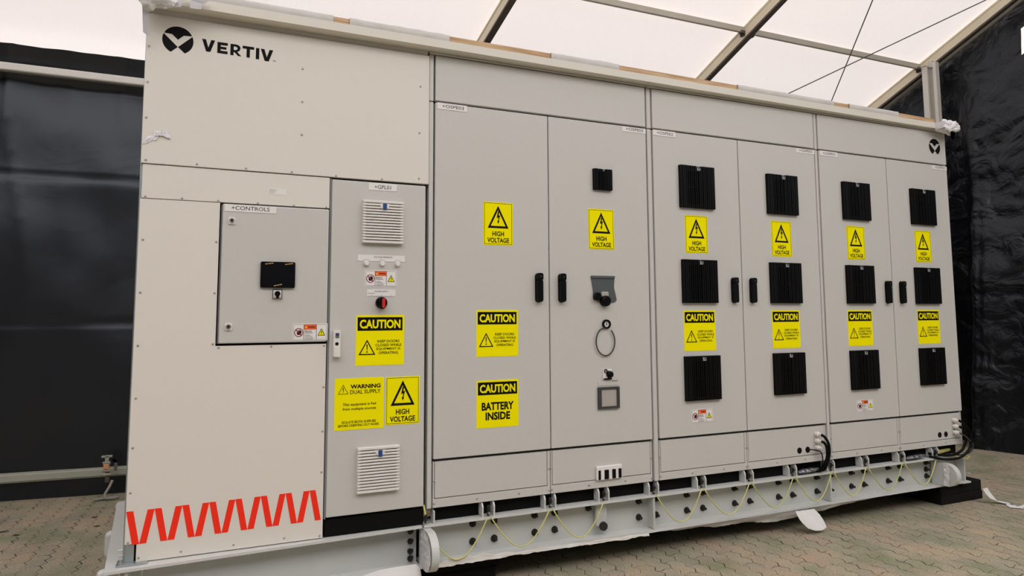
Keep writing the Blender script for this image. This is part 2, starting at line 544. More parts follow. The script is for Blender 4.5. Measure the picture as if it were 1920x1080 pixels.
g_ = MB(); g_.grid(190, 130, gable_fabric, 'black_tarp',
                   skip=lambda c: 3.42 < c.z < 3.66 and 0.745 < c.y < 0.785)
tag(g_.build('wall_right'), 'black plastic sheeting hung across the tent gable', kind='structure')

# unseen black wall added behind the camera to block low sky light
w_ = MB(); w_.grid(60, 20, lambda u, v: (-7 + 17 * u, -6.8 + .03 * nz(u * 40, v * 3, 2.0), GZ + 4.9 * v), 'black_lining')
tag(w_.build('blocker_wall_front'), 'added black fabric wall facing the cabinets, blocks low light', kind='structure')

w_ = MB(); w_.grid(60, 20, lambda u, v: (-7.0 + .03 * nz(u * 30, v * 3, 6.0), -6.8 + 10.0 * u, GZ + (5.0 if u < .25 else max(3.2, min(4.6, roof_z(-6.8 + 10.0 * u) - GZ - .1))) * v), 'black_lining')  # unseen wall, added to cut side light so more falls from above
tag(w_.build('blocker_wall_left'), 'added black fabric wall at the left end, blocks low light', kind='structure')

# ------------------------------------------------------------------ tent frame
def rafter(x_at, y_at, label, strip):
    t = thing('roof_rafter', (x_at - 0.155 * (2.85 - y_at), 2.85, 2.75), label, 'rafter', 'sloping rafters of the tent roof')
    xs = lambda y: x_at - 0.155 * (y - y_at)
    up = Vector((0, SL, 1)).normalized(); side = Vector((1, 0.155, 0))
    y0, y1 = 2.84, RIDGE + 0.02
    W, H = 0.058, 0.115
    def pt(y, off): return Vector((xs(y) + W / 2, y, roof_z(y) - 0.006)) - up * off
    b = MB(); b.beam(pt(y0, H / 2 - 0.006), pt(y1, H / 2 - 0.006), side, up, W, H - 0.012, 'alu_cream'); b.build('profile', t)
    b = MB(); b.beam(pt(y0, H), pt(y1, H), side, up, W, 0.012, 'alu_dark'); b.build('shaded_underside', t)  # shade of the rafter's underside, painted as a dark strip
    b = MB(); b.beam(pt(y0, 0.012) - side.normalized() * (W / 2 + 0.003), pt(y1, 0.012) - side.normalized() * (W / 2 + 0.003), side, up, 0.006, 0.018, 'alu_cream'); b.build('keder_rail', t)
    if strip:
        b = MB(); b.beam(pt(y0, H - 0.01) + side * 0.065, pt(y1, H - 0.01) + side * 0.065, side, up, 0.045, 0.03, 'alu_bright'); b.build('sheet_clamp', t)
    return t
rafter(1.065, 2.224, 'cream aluminium roof rafter above the tall wooden batten, leftmost rafter', False)
rafter(3.415, 2.252, 'aluminium roof rafter in the middle, above the cabinet marked +OSPE02', False)
rafter(5.850, 2.231, 'aluminium roof rafter along the black gable sheeting at right', True)

def purlin(xa, xb, label):
    t = thing('roof_purlin', ((xa + xb) / 2, 1.6, 3.45), label, 'purlin', 'horizontal purlins under the tent roof')
    b = MB(); b.box(xa, xb, 1.60, 1.628, roof_z(1.6) - 0.078, roof_z(1.6) - 0.022, 'alu', 0.004); b.build('bar', t)
    for x in (xa, xb):
        s = 1 if x == xa else -1
        b = MB(); b.box(min(x, x + s * 0.05), max(x, x + s * 0.05), 1.592, 1.636, roof_z(1.6) - 0.088, roof_z(1.6) - 0.060, 'alu_dark', 0.003)
        b.turn((x + s * 0.02, 1.59, roof_z(1.6) - 0.10), (0, 1, 0), [(0.012, 0), (0.012, 0.045)], 'bolt_dark', 10); b.build('end_bracket', t)
purlin(1.225, 3.515, 'grey aluminium purlin between the left and middle roof rafters')
purlin(3.585, 5.945, 'grey aluminium purlin crossed by two bracing cables at right')

def brace(p, q, label):
    b = MB()
    d = 0.13 if p[0] < 5 else 0.145
    P = [Vector((p[0], p[1], roof_z(p[1]) - d)), Vector((q[0], q[1], roof_z(q[1]) - d))]
    b.tube([P[0].lerp(P[1], k / 6) for k in range(7)], 0.0055, 'cable_steel', 6)
    tag(b.build('bracing_cable'), label, 'cable', 'crossed roof bracing cables')
brace((3.75, -0.22), (5.56, 2.75), 'thin steel bracing cable running steeply down to the right under the roof')
brace((6.0, 0.50), (3.86, 2.75), 'thin steel bracing cable running down to the left under the roof')

b = MB(); b.box(-7.0, 5.7, 2.74, 2.80, 2.695, 2.757, 'alu_bright', 0.012, 3)
tag(b.build('eave_rail'), 'pale aluminium eave rail along the top of black wall lining', 'rail')
b = MB(); b.beam((-7.0, 3.30, -0.235), (0.5, 2.63, -0.235), (0.09, 1, 0), (0, 0, 1), 0.06, 0.066, 'rail_grey')
bmesh.ops.bevel(b.bm, geom=list(b.bm.edges), offset=0.012, segments=3, affect='EDGES')
tag(b.build('base_rail'), 'grey aluminium rail low along the foot of black wall lining', 'rail')

t = thing('gable_post', (5.95, 1.43, GZ), 'cream aluminium gable post standing before the black sheeting', 'post')
b = MB()
b.box(5.92, 5.985, 1.515, 1.575, GZ, 3.52, 'alu_bright', 0.004); b.box(5.955, 5.98, 1.455, 1.515, GZ, 3.52, 'alu', 0.003)
b.box(5.92, 5.98, 1.422, 1.455, GZ, 3.54, 'alu_bright', 0.004); b.build('profile', t)
b = MB(); b.box(5.925, 5.975, 1.53, 1.565, 3.46, 3.53, 'alu_dark', 0.004); b.build('head_bracket', t)
b = MB(); b.box(5.93, 5.97, 1.46, 1.50, 3.49, 3.565, 'steel', 0.004); b.build('head_bolt', t)

t = thing('ratchet_strap', (-1.62, 2.72, GZ), 'grey ratchet strap with orange buckle round the low rail', 'strap')
b = MB(); b.box(-1.655, -1.585, 2.69, 2.71, -0.112, -0.098, 'rail_grey', 0.003); b.box(-1.632, -1.606, 2.69, 2.712, -0.15, -0.10, 'rail_grey', 0.003); b.build('ratchet_handle', t)
b = MB(); b.box(-1.64, -1.60, 2.68, 2.71, -0.195, -0.155, 'copper_orange', 0.006)
b.turn((-1.645, 2.69, -0.150), (1, 0, 0), [(0.010, 0), (0.010, 0.05)], 'strap_grey', 10); b.turn((-1.645, 2.69, -0.205), (1, 0, 0), [(0.010, 0), (0.010, 0.05)], 'strap_grey', 10); b.build('buckle', t)
def band(path, w, m, name, par):
    b = MB(); n = len(path)
    vv = []
    for (x, y, z), s in zip(path, [w] * n):
        vv.append(((x - s / 2, y, z), (x + s / 2, y, z)))
    tm = bmesh.new(); R = [[tm.verts.new(q) for q in v] for v in vv]
    for a, c in zip(R, R[1:]): tm.faces.new((a[0], a[1], c[1], c[0]))
    bmesh.ops.solidify(tm, geom=list(tm.faces), thickness=0.004)
    b._merge(tm, m); return b.build(name, par)
band([(-1.612, 2.70, -0.21), (-1.612, 2.685, -0.25), (-1.612, 2.70, -0.29)], 0.028, 'strap_grey', 'loop', t)
band([(-1.60, 2.69, -0.125), (-1.575, 2.68, -0.125), (-1.560, 2.68, -0.15), (-1.562, 2.69, -0.21)], 0.022, 'strap_grey', 'tail', t)
b = MB(); b.tube([(-1.575, 2.66, -0.27), (-1.59, 2.64, -0.31), (-1.615, 2.62, -0.355), (-1.61, 2.60, -0.38), (-1.57, 2.60, -0.385), (-1.53, 2.62, -0.385), (-1.55, 2.66, -0.388), (-1.62, 2.64, -0.388), (-1.68, 2.62, -0.390)], 0.010, 'strap_grey', 6); b.build('loose_end', t)
b = MB(); b.box(-1.638, -1.588, 2.665, 2.685, -0.235, -0.222, 'rail_grey', 0.003); b.build('hook', t)

# ------------------------------------------------------------------ signs (each one flat mesh with its print)
ST = 0.0012     # sticker thickness
def tri_ring(cx, z0, w, h, k): # outer and inner outline of a warning triangle, band k
    o = [(cx - w / 2, z0), (cx + w / 2, z0), (cx, z0 + h)]
    g = (cx, z0 + h / 3)
    s = 1 - k
    i = [(g[0] + (x - g[0]) * s, g[1] + (z - g[1]) * s) for x, z in o]
    return o, i

def bolt_mark(b, cx, z0, h, y, m):
    p = [(-0.02, 1.0), (0.16, 1.0), (0.06, 0.66), (0.28, 0.70), (0.08, 0.24), (0.18, 0.26), (0.0, 0.0), (-0.12, 0.24), (-0.03, 0.25), (0.06, 0.52), (-0.20, 0.46)]
    b.poly([(cx + x * h * 0.62, z0 + z * h) for x, z in p], y, y + 0.0003, m)

def sign_high_voltage(parent, x0, z1, w=0.163, h=0.220):
    b = MB(); x1, z0 = x0 + w, z1 - h; y = -ST
    b.rounded(x0, x1, z0, z1, 0.006, y, 0, 'sign_yellow')
    o = [(x0 + .005, z0 + .005), (x1 - .005, z0 + .005), (x1 - .005, z1 - .005), (x0 + .005, z1 - .005)]
    i = [(x0 + .007, z0 + .007), (x1 - .007, z0 + .007), (x1 - .007, z1 - .007), (x0 + .007, z1 - .007)]
    b.ring(o, i, y - .0004, y, 'ink')
    cx = (x0 + x1) / 2
    o, i = tri_ring(cx, z1 - .133, .115, .115, .29)
    b.ring(o, i, y - .0004, y, 'ink')
    bolt_mark(b, cx, z1 - .112, .066, y - .0004, 'ink')
    b.text('HIGH', cx - .032, cx + .032, z1 - .174, z1 - .149, y - .0004, 'ink', 0.028)
    b.text('VOLTAGE', cx - .060, cx + .060, z1 - .207, z1 - .182, y - .0004, 'ink', 0.028)
    return tag(b.build('warning_sign', parent), 'yellow high voltage sticker with black triangle')

def caution_head(b, x0, x1, z1, y):
    b.poly([(x0 + .007, z1 - .072), (x1 - .008, z1 - .072), (x1 - .008, z1 - .010), (x0 + .007, z1 - .010)], y - .0004, y, 'ink')
    b.text('CAUTION', x0 + .017, x1 - .018, z1 - .062, z1 - .021, y - .0008, 'sign_yellow', 0.036)

def sign_caution(parent, x0, z1, w=0.226, h=0.231):
    b = MB(); x1, z0 = x0 + w, z1 - h; y = -ST
    b.rounded(x0, x1, z0, z1, 0.004, y, 0, 'sign_yellow')
    caution_head(b, x0, x1, z1, y)
    o, i = tri_ring(x0 + .052, z0 + .048, .078, .070, .22)
    b.ring(o, i, y - .0004, y, 'ink')
    b.poly([(x0 + .049, z0 + .096), (x0 + .055, z0 + .096), (x0 + .0535, z0 + .070), (x0 + .0505, z0 + .070)], y - .0004, y, 'ink')
    b.turn((x0 + .052, y, z0 + .062), (0, -1, 0), [(.0035, 0), (.0035, .0004)], 'ink', 10)
    cx = x0 + .152
    for k, (s, wd) in enumerate((('KEEP DOORS', .104), ('CLOSED WHILE', .122), ('EQUIPMENT IS', .112), ('OPERATING', .092))):
        zt = z0 + .116 - k * .0178
        b.text(s, cx - wd / 2, cx + wd / 2, zt - .0122, zt, y - .0004, 'ink', 0.020)
    return tag(b.build('warning_sign', parent), 'yellow caution sticker about keeping doors closed')

def sign_battery(parent, x0, z1, w=0.226, h=0.231):
    b = MB(); x1, z0 = x0 + w, z1 - h; y = -ST
    b.rounded(x0, x1, z0, z1, 0.004, y, 0, 'sign_yellow')
    caution_head(b, x0, x1, z1, y)
    cx = (x0 + x1) / 2
    b.text('BATTERY', cx - .086, cx + .086, z0 + .084, z0 + .123, y - .0004, 'ink', 0.038)
    b.text('INSIDE', cx - .066, cx + .066, z0 + .036, z0 + .075, y - .0004, 'ink', 0.038)
    return tag(b.build('warning_sign', parent), 'yellow caution sticker reading battery inside')

def sign_dual(parent, x0, z1, w=0.224, h=0.231):
    b = MB(); x1, z0 = x0 + w, z1 - h; y = -ST
    b.rounded(x0, x1, z0, z1, 0.004, y, 0, 'sign_yellow')
    o, i = tri_ring(x0 + .038, z1 - .071, .047, .043, .16)
    b.ring(o, i, y - .0004, y, 'ink'); bolt_mark(b, x0 + .038, z1 - .064, .024, y - .0004, 'ink')
    b.text('WARNING', x0 + .070, x1 - .016, z1 - .048, z1 - .029, y - .0004, 'ink', 0.04)
    b.text('DUAL SUPPLY', x0 + .069, x1 - .016, z1 - .072, z1 - .054, y - .0004, 'ink', 0.014)
    b.text('This equipment is Fed', x0 + .037, x1 - .036, z1 - .127, z1 - .112, y - .0004, 'ink', 0.020)
    b.text('from multiple sources', x0 + .037, x1 - .036, z1 - .147, z1 - .132, y - .0004, 'ink', 0.020)
    b.text('ISOLATE BOTH SUPPLIES', x0 + .034, x1 - .036, z0 + .029, z0 + .040, y - .0004, 'ink', 0.022)
    b.text('BEFORE CARRYING OUT WORK', x0 + .018, x1 - .020, z0 + .014, z0 + .025, y - .0004, 'ink', 0.022)
    return tag(b.build('warning_sign', parent), 'yellow warning sticker about dual supply')

def sign_electrical(parent, x0, z1, w=0.151, h=0.076):
    b = MB(); x1, z0 = x0 + w, z1 - h; y = -ST
    b.rounded(x0, x1, z0, z1, 0.002, y, 0, 'label_white')
    e = .0004
    fr = lambda a, b2, c, d, k: ([(a, c), (b2, c), (b2, d), (a, d)], [(a + k, c + k), (b2 - k, c + k), (b2 - k, d - k), (a + k, d - k)])
    for xa, xb in ((x0 + .004, x0 + .048), (x0 + .048, x0 + .102), (x0 + .102, x1 - .004)):
        b.ring(*fr(xa, xb, z0 + .003, z1 - .004, .0009), y - e, y, 'dark_grey')
    b.poly([(x0 + .049, z1 - .027), (x0 + .101, z1 - .027), (x0 + .101, z1 - .005), (x0 + .049, z1 - .005)], y - 1.5 * e, y, 'sticker_orange')
    b.poly([(x0 + .053, z1 - .020), (x0 + .061, z1 - .020), (x0 + .057, z1 - .012)], y - 2 * e, y, 'sign_yellow')
    b.text('WARNING', x0 + .065, x0 + .097, z1 - .020, z1 - .012, y - 2 * e, 'ink', 0.03)
    b.text('Electrical', x0 + .053, x0 + .081, z1 - .037, z1 - .031, y - e, 'ink', 0.02)
    b.text('Equipment', x0 + .053, x0 + .086, z1 - .045, z1 - .039, y - e, 'ink', 0.02)
    for k, wd in enumerate((.022, .030, .038, .034)):
        z = z1 - .051 - k * .0058
        b.poly([(x0 + .053, z - .0016), (x0 + .053 + wd, z - .0016), (x0 + .053 + wd, z), (x0 + .053, z)], y - e, y, 'dark_grey')
    cx, cz = x0 + .026, z0 + .036
    # hand
    hand = [(-.008, -.010), (.006, -.010), (.010, 0), (.0085, .009), (.006, .009), (.0055, .003), (.005, .012), (.002, .012), (.0015, .004), (.0005, .012), (-.002, .0115), (-.002, .003), (-.004, .009), (-.006, .008), (-.0055, .0), (-.009, .003), (-.011, .001)]
    b.poly([(cx + .002 + x, cz + z) for x, z in hand], y - e, y, 'ink')
    b.ring(arc(cx, cz, .0195, .0195, 28), arc(cx, cz, .0160, .0160, 28), y - 1.6 * e, y, 'sign_red')
    d = .0125
    b.poly([(cx - d - .001, cz + d - .002), (cx + d - .002, cz - d - .001), (cx + d + .001, cz - d + .002), (cx - d + .002, cz + d + .001)], y - 1.6 * e, y, 'sign_red')
    tx, tz = x0 + .124, z0 + .022
    o, i = tri_ring(tx, tz, .033, .032, .24)
    b.poly(o, y - .6 * e, y, 'sign_yellow'); b.ring(o, i, y - 1.6 * e, y, 'ink'); bolt_mark(b, tx, tz + .004, .018, y - 1.6 * e, 'ink')
    return tag(b.build('safety_sticker', parent), 'small white sticker with a crossed-out hand and yellow triangle')

def name_plate(parent, s, x0, x1, z0, z1, tx0, tx1, tz0, tz1, y=0.0, bold=0.0, extra=()):
    b = MB(); b.box(x0, x1, y - .0022, y, z0, z1, 'label_white', .0006, 1)
    b.text(s, tx0, tx1, tz0, tz1, y - .0026, 'ink', bold)
    for (e, a, c, d, f) in extra:
        b.text(e, a, c, d, f, y - .0026, 'dark_grey', 0.0)
    return tag(b.build('name_plate', parent), 'white name plate reading ' + s)

# ------------------------------------------------------------------ filter vents, handles, screws
def black_vent(parent, x0, z1, s=0.2487, nsl=17):
    """filter vent with upright fins"""
    b = MB(); x1, z0 = x0 + s, z1 - s; y0 = -0.020; m = 'black_plastic'
    fr = 0.10 * s
    k = .004
    b.box(x0, x1, -.006, 0, z0, z1, 'black_matt')
    b.box(x0 + .19 * s, x0 + .47 * s, -.0066, -.006, z0 + .10 * s, z0 + .47 * s, 'filter_brown')
    b.box(x0 + .19 * s, x0 + .47 * s, -.0066, -.006, z0 + .51 * s, z0 + .85 * s, 'filter_brown')
    p = s / nsl
    cx = x0 + .535 * s
    tw = .048 * s
    for i in range(nsl):
        xa = x0 + i * p + .0012; xb = xa + p * (.50 if .16 * nsl < i < .48 * nsl else .70 if 2 < i < nsl - 3 else .86)
        zt = z1 if not (xa < cx + tw and xb > cx - tw) else z1 - .115 * s
        b.box(xa, xb, y0 - (.0015 if i % 2 else 0), -.006, z0, zt, m, .0012, 1)
    for za, zb in ((z0, z0 + .085 * s), (z1 - .13 * s, z1 - .012 * s), (z0 + .48 * s, z0 + .50 * s)):
        b.box(x0 + .003, cx - tw, y0 + .003, -.006, za, zb, m)
        b.box(cx + tw, x1 - .003, y0 + .003, -.006, za, zb, m)
        b.box(cx - tw, cx + tw, y0 + .003, -.006, za, min(zb, z1 - .115 * s), m)
    v = b.build('filter_vent', parent)
    b = MB(); b.box(cx - tw * .9, cx + tw * .9, y0 - .001, -.006, z1 - .11 * s, z1 - .008, 'tab_grey', .0015, 1)
    b.box(cx - tw * .4, cx + tw * .4, y0 - .0018, y0 - .001, z1 - .085 * s, z1 - .03 * s, 'dark_grey'); tag(b.build('latch_tab', v), 'grey latch tab')
    return v

def vent_copy(src, parent, x0, z1, s=0.2487):
    d = Vector((x0, 0, z1)) - Vector(src['at'])
    c = again(src, parent, ORG[src.name] + d)
    for ch in src.children:
        again(ch, c, ORG[ch.name] + d)
    return c

def white_vent(parent, x0, z1, w=0.193, h=0.200):
    b = MB(); x1, z0 = x0 + w, z1 - h; y0 = -0.024
    b.box(x0, x1, -.006, 0, z0, z1, 'white_plastic', .001, 1)
    b.box(x0 + .012, x1 - .012, -.0066, -.006, z0 + .012, z1 - .012, 'gap_shade')
    n = 15; p = h / n
    for i in range(n):
        za = z0 + i * p + .0022; zb = za + p * .66
        if i == 0: za = z0
        if i == n - 1: zb = z1
        b.box(x0, x1, y0, -.010, za, zb, 'white_plastic', .0016, 2)
    for xa, xb in ((x0 + .002, x0 + .014), (x1 - .014, x1 - .002)):
        b.box(xa, xb, y0 + .008, -.006, z0 + .004, z1 - .004, 'white_plastic')
    v = b.build('filter_vent', parent)
    cx = x0 + .525 * w
    b = MB(); b.poly([(cx - .024, z1 - .014), (cx + .024, z1 - .014), (cx + .018, z1 - .032), (cx + .009, z1 - .040), (cx - .009, z1 - .040), (cx - .018, z1 - .032)], y0 - .002, -.01, 'white_plastic')
    b.box(cx - .009, cx + .009, y0 - .007, y0 - .002, z1 - .043, z1 - .013, 'blue_plastic', .003); tag(b.build('latch', v), 'blue latch clip')
    tag(v, 'white louvred filter vent')
    return v

def handle(parent, cx, z0=0.969, z1=1.121, w=0.037):
    b = MB()
    b.rounded(cx - w / 2, cx + w / 2, z0, z1, w / 2 - .001, -.010, 0, 'black_plastic', 5)
    b.rounded(cx - w / 2 + .002, cx + w / 2 - .002, z1 - .038, z1 - .001, .010, -.031, -.008, 'black_plastic', 4)
    b.rounded(cx - w / 2 + .002, cx + w / 2 - .002, z0 + .003, z1 - .034, .012, -.028, -.008, 'black_plastic', 4)
    b.turn((cx, -.031, z1 - .018), (0, -1, 0), [(.006, 0), (.006, .002)], 'bolt_dark', 12)
    return b.build('door_handle', parent)

_screw = {}
def screw(parent, x, z, y=0.0, r=0.0055, m='screw_steel'):
    k = (r, m)
    if k not in _screw:
        b = MB(); b.turn((x, y, z), (0, -1, 0), [(r, 0), (r, .0018), (r * .6, .0032)], m, 10)
        _screw[k] = b.build('screw', parent, (x, y, z)); return _screw[k]
    return again(_screw[k], parent, (x, y, z))

# ------------------------------------------------------------------ the three wide cabinets
ZD, ZB, ZT = 1.958, 0.226, 2.198
def cabinet(label, x0, xs, x1, left_pad, right_pad):
    t = thing('electrical_cabinet', ((x0 + x1) / 2, 0.5, 0.0), label, 'cabinet', 'wide double-door electrical cabinets')
    xl, xr = x0 - left_pad, x1 + right_pad
    b = MB()
    b.box(xl, xr, .030, 1.02, 0, 2.205, 'grey_paint')
    b.box(x0 - .006, x1 + .006, .0285, .030, .2, 2.2, 'gap_shade')  # dark sheet behind the doors paints shade into their gaps
    b.build('body', t)
    b = MB(); b.box(xl + .002, xr - .002, .034, 1.01, -.0008, .0, 'black_matt'); b.build('underside_shade', t)  # thin black sheet paints shade onto the cabinet's underside
    # upright posts either side of the doors
    b = MB(); b.box(xl, x0 - .008, .004, .030, ZD + .006, 2.20, 'grey_paint', .004); b.box(xl, x0 - .008, .004, .030, 0.0, ZD + .001, 'grey_paint', .004); b.build('frame_post', t)
    if right_pad > .012:
        b = MB(); b.box(x1 + .006, xr, .008, .030, ZD + .006, 2.20, 'grey_paint', .003); b.box(x1 + .006, xr, .008, .030, 0.0, ZD + .001, 'grey_paint', .003); b.build('frame_post', t)
    b = MB(); b.box(xl, xr, .002, .030, 2.203, 2.214, 'grey_paint', .003); b.build('top_rail', t)
    b = MB(); b.box(x0, x1, 0, .028, ZD + .010, ZT, 'grey_paint', .003); tp = b.build('top_panel', t)
    doors = []
    for a, c in ((x0, xs - .003), (xs + .003, x1)):
        b = MB(); b.box(a, c, 0, .028, ZB, ZD, 'grey_paint', .003); doors.append(b.build('door', t))
    lows = []
    for a, c, ia, ic in ((x0, xs - .002, x0 + .010, xs - .020), (xs + .002, x1, xs + .012, x1 - .012)):
        b = MB(); y0, y1 = .010, .029
        b.box(a, c, y0, y1, 0, .040, 'grey_paint', .001, 1)
        b.box(a, ia - .003, y0, y1, .040, .213, 'grey_paint', .001, 1); b.box(ic + .003, c, y0, y1, .040, .213, 'grey_paint', .001, 1)
        b.box(ia, ic, y0, y1, .044, .213, 'grey_paint', .001, 1)
        b.box(a, c, y1 - .004, y1, .04, .226, 'dark_grey')  # dark strip paints the shadow line below the door
        lo = b.build('lower_panel', t); lows.append(lo)
        for sx, sz in ((a + .006, .125), (a + .006, .020), (c - .006, .125), (c - .006, .018), (a + (c - a) * .36, .020), (a + (c - a) * .72, .020)):
            screw(lo, sx, sz, y0, .0055)
    return t, tp, doors, lows

XA, XBs, XC = 0.0, 0.624, 1.247
XE, XF, XG = 1.295, 1.915, 2.549
XH, XI, XJ = 2.589, 3.214, 3.846
cab3, tp3, d3, l3 = cabinet('wide light grey cabinet marked +OSPE03 with battery sticker on its left door', XA, XBs, XC, .031, .008)
cab2, tp2, d2, l2 = cabinet('wide light grey cabinet marked +OSPE02 with six black vents, in the middle', XE, XF, XG, .036, .006)
cab1, tp1, d1, l1 = cabinet('wide light grey cabinet marked +OSPE01 at right end, small round emblem on top', XH, XI, XJ, .030, .004)

def cab_plates(doors, s, xl, xr):
    for d, x in zip(doors, (xl, xr)):
        name_plate(d, s, x, x + .158, 1.926, 1.959 if x == xl else 1.955, x + .026, x + .140, 1.935, 1.951)
cab_plates(d3, '+OSPE03', .008, 1.088)
cab_plates(d2, '+OSPE02', 1.296, 2.390)
cab_plates(d1, '+OSPE01', 2.596, 3.686)

v0 = black_vent(cab2, 1.468, 1.767)
v0['at'] = (1.468, 0, 1.767)
for cab, cols in ((cab2, (1.468, 2.127)), (cab1, (2.774, 3.430))):
    for x in cols:
        for z in (1.767, 1.218, .668):
            if (x, z) != (1.468, 1.767): vent_copy(v0, cab, x + .002 * (1.767 - z), z)
del v0['at']
black_vent(cab3, .893, 1.697, .1155, 11)

hv0 = sign_high_voltage(d3[0], .253, 1.477)
def sign_copy(src, par, x0, z1, sx, sz):
    return again(src, par, ORG[src.name] + Vector((x0 - sx, 0, z1 - sz)))
for par, x in ((d3[1], .861), (d2[0], 1.503), (d2[1], 2.157), (d1[0], 2.804), (d1[1], 3.461)):
    sign_copy(hv0, par, x, 1.477, .253, 1.477)
ca0 = sign_caution(d3[0], .216, .931)
for par, x in ((d2[0], 1.477), (d2[1], 2.135), (d1[0], 2.775), (d1[1], 3.439)):
    sign_copy(ca0, par, x, .928, .216, .931)
sign_battery(d3[0], .217, .585)
el0 = sign_electrical(d2[0], 1.513, .370)
sign_copy(el0, d1[0], 2.819, .353, 1.513, .370)

h0 = handle(d3[0], .558)
for par, x in ((d3[1], .692), (d2[0], 1.846), (d2[1], 1.986), (d1[0], 3.155), (d1[1], 3.294)):
    again(h0, par, ORG[h0.name] + Vector((x - .558, 0, 0)))

# controls on the right door of the battery cabinet
b = MB(); b.poly([(.871, 1.112), (1.018, 1.114), (1.014, 1.05), (1.030, .985), (1.018, .972), (.94, .968), (.885, .985), (.884, 1.04)], -.006, 0, 'clear_grey')
b.box(.871, 1.018, -.012, -.006, 1.100, 1.114, 'clear_grey', .002)
b.turn((.902, -.006, 1.003), (0, -1, 0), [(.021, 0), (.021, .020), (.016, .026)], 'black_plastic', 20)
b.turn((.952, -.006, .978), (0, -1, 0), [(.030, 0), (.028, .024), (.020, .032)], 'black_plastic', 20)
b.box(.930, .975, -.016, -.006, 1.000, 1.028, 'meter_grey', .005)
tag(b.build('isolator_cover', d3[1]), 'dark see-through cover with two black knobs')
b = MB(); b.ring(arc(.962, .854, .025, .025, 28), arc(.962, .854, .016, .016, 28), -.012, 0, 'black_plastic')
b.turn((.962, 0, .854), (0, -1, 0), [(.016, 0), (.015, .006)], 'label_white', 20); b.box(.960, .964, -.008, -.006, .847, .862, 'ink')
tag(b.build('key_lock', d3[1]), 'black ringed lock with a white centre')
b = MB(); P = [(x, -.010, z) for x, z in arc(.952, .762, .058, .075, 40, 118, 420)]
b.tube([(.948, -.010, .836)] + P, .0036, 'dark_grey', 6)
tag(b.build('cable_loop', d3[1]), 'thin dark cable loop hanging below the lock')
b = MB(); b.box(.936, .990, -.008, 0, .560, .615, 'label_white', .003)
b.ring(arc(.950, .607, .010, .010, 16), arc(.950, .607, .006, .006, 16), -.014, -.008, 'dark_grey')
b.turn((.972, -.008, .588), (0, -1, 0), [(.019, 0), (.017, .018), (.012, .022)], 'black_plastic', 18); b.box(.938, .988, -.010, -.008, .560, .568, 'ink')
tag(b.build('selector_switch', d3[1]), 'black knob on a small white square')
b = MB(); b.box(.905, 1.030, -.0022, 0, .528, .553, 'grey_paint', .0006, 1); b.box(.99, 1.028, -.003, 0, .550, .553, 'dark_grey'); b.build('name_plate', d3[1])  # the dark sliver is the plate's shadow line, painted in
b = MB(); fr_o = [(.903, .408), (1.034, .408), (1.034, .521), (.903, .521)]; fr_i = [(.922, .420), (1.018, .420), (1.018, .510), (.922, .510)]
b.ring(fr_o, fr_i, -.012, 0, 'dark_grey'); b.box(.922, 1.018, -.006, 0, .420, .510, 'meter_grey')
tag(b.build('meter', d3[1]), 'square meter with a dark frame and grey face')
b = MB(); b.box(.890, 1.046, -.004, .010, .040, .112, 'label_white', .004)
for x, w in ((.899, .014), (.936, .026), (.983, .022), (1.022, .018)):
    b.box(x, x + w, -.006, -.004, .044, .092, 'ink', .002, 1)
tag(b.build('socket_strip', l3[1]), 'white socket strip with four dark openings')

# emblems
def emblem(b, cx, cz, r, y, m):
    """round disc cut by a pale winged check mark"""
    def P(a): return (cx + r * math.cos(math.radians(a)), cz + r * math.sin(math.radians(a)))
    Q = lambda x, z: (cx + x * r, cz + z * r)
    b.poly([P(k) for k in range(28, 154, 6)] + [Q(-.876, .425), Q(-.397, .405), Q(0, .04), Q(.364, .40), Q(.86, .43)], y - .0008, y, m)
    b.poly([P(k) for k in range(157, 246, 6)] + [Q(-.43, -.90), Q(.0, -.488)], y - .0008, y, m)
    b.poly([Q(.02, -.488), Q(.46, -.89)] + [P(k) for k in range(299, 386, 6)], y - .0008, y, m)

b = MB(); emblem(b, 3.728, 2.090, .059, 0, 'ink'); b.text('TM', 3.780, 3.790, 2.040, 2.045, -.0008, 'ink')
tag(b.build('emblem', tp1), 'round black emblem')

# cable glands and openings on the lower right panels
def glands(low, px, holes):
    for z in (.166, .125, .084):
        b = MB(); b.turn((px, .010, z), (0.25, -1, 0), [(.013, 0), (.013, .010), (.016, .012), (.016, .020), (.011, .024), (.010, .036)], 'white_plastic', 12)
        tag(b.build('cable_gland', low), 'white cable gland')
    for x in holes:
        b = MB(); b.turn((x, .011, .076), (0, -1, 0), [(.017, 0), (.017, .0016)], 'gap_shade', 20); b.ring(arc(x, .076, .0185, .0185, 20), arc(x, .076, .0165, .0165, 20), .0085, .011, 'black_plastic')
        tag(b.build('grommet', low), 'round black opening')
glands(l2[1], 2.462, (2.325, 2.392))
glands(l1[1], 3.756, (3.612, 3.676))

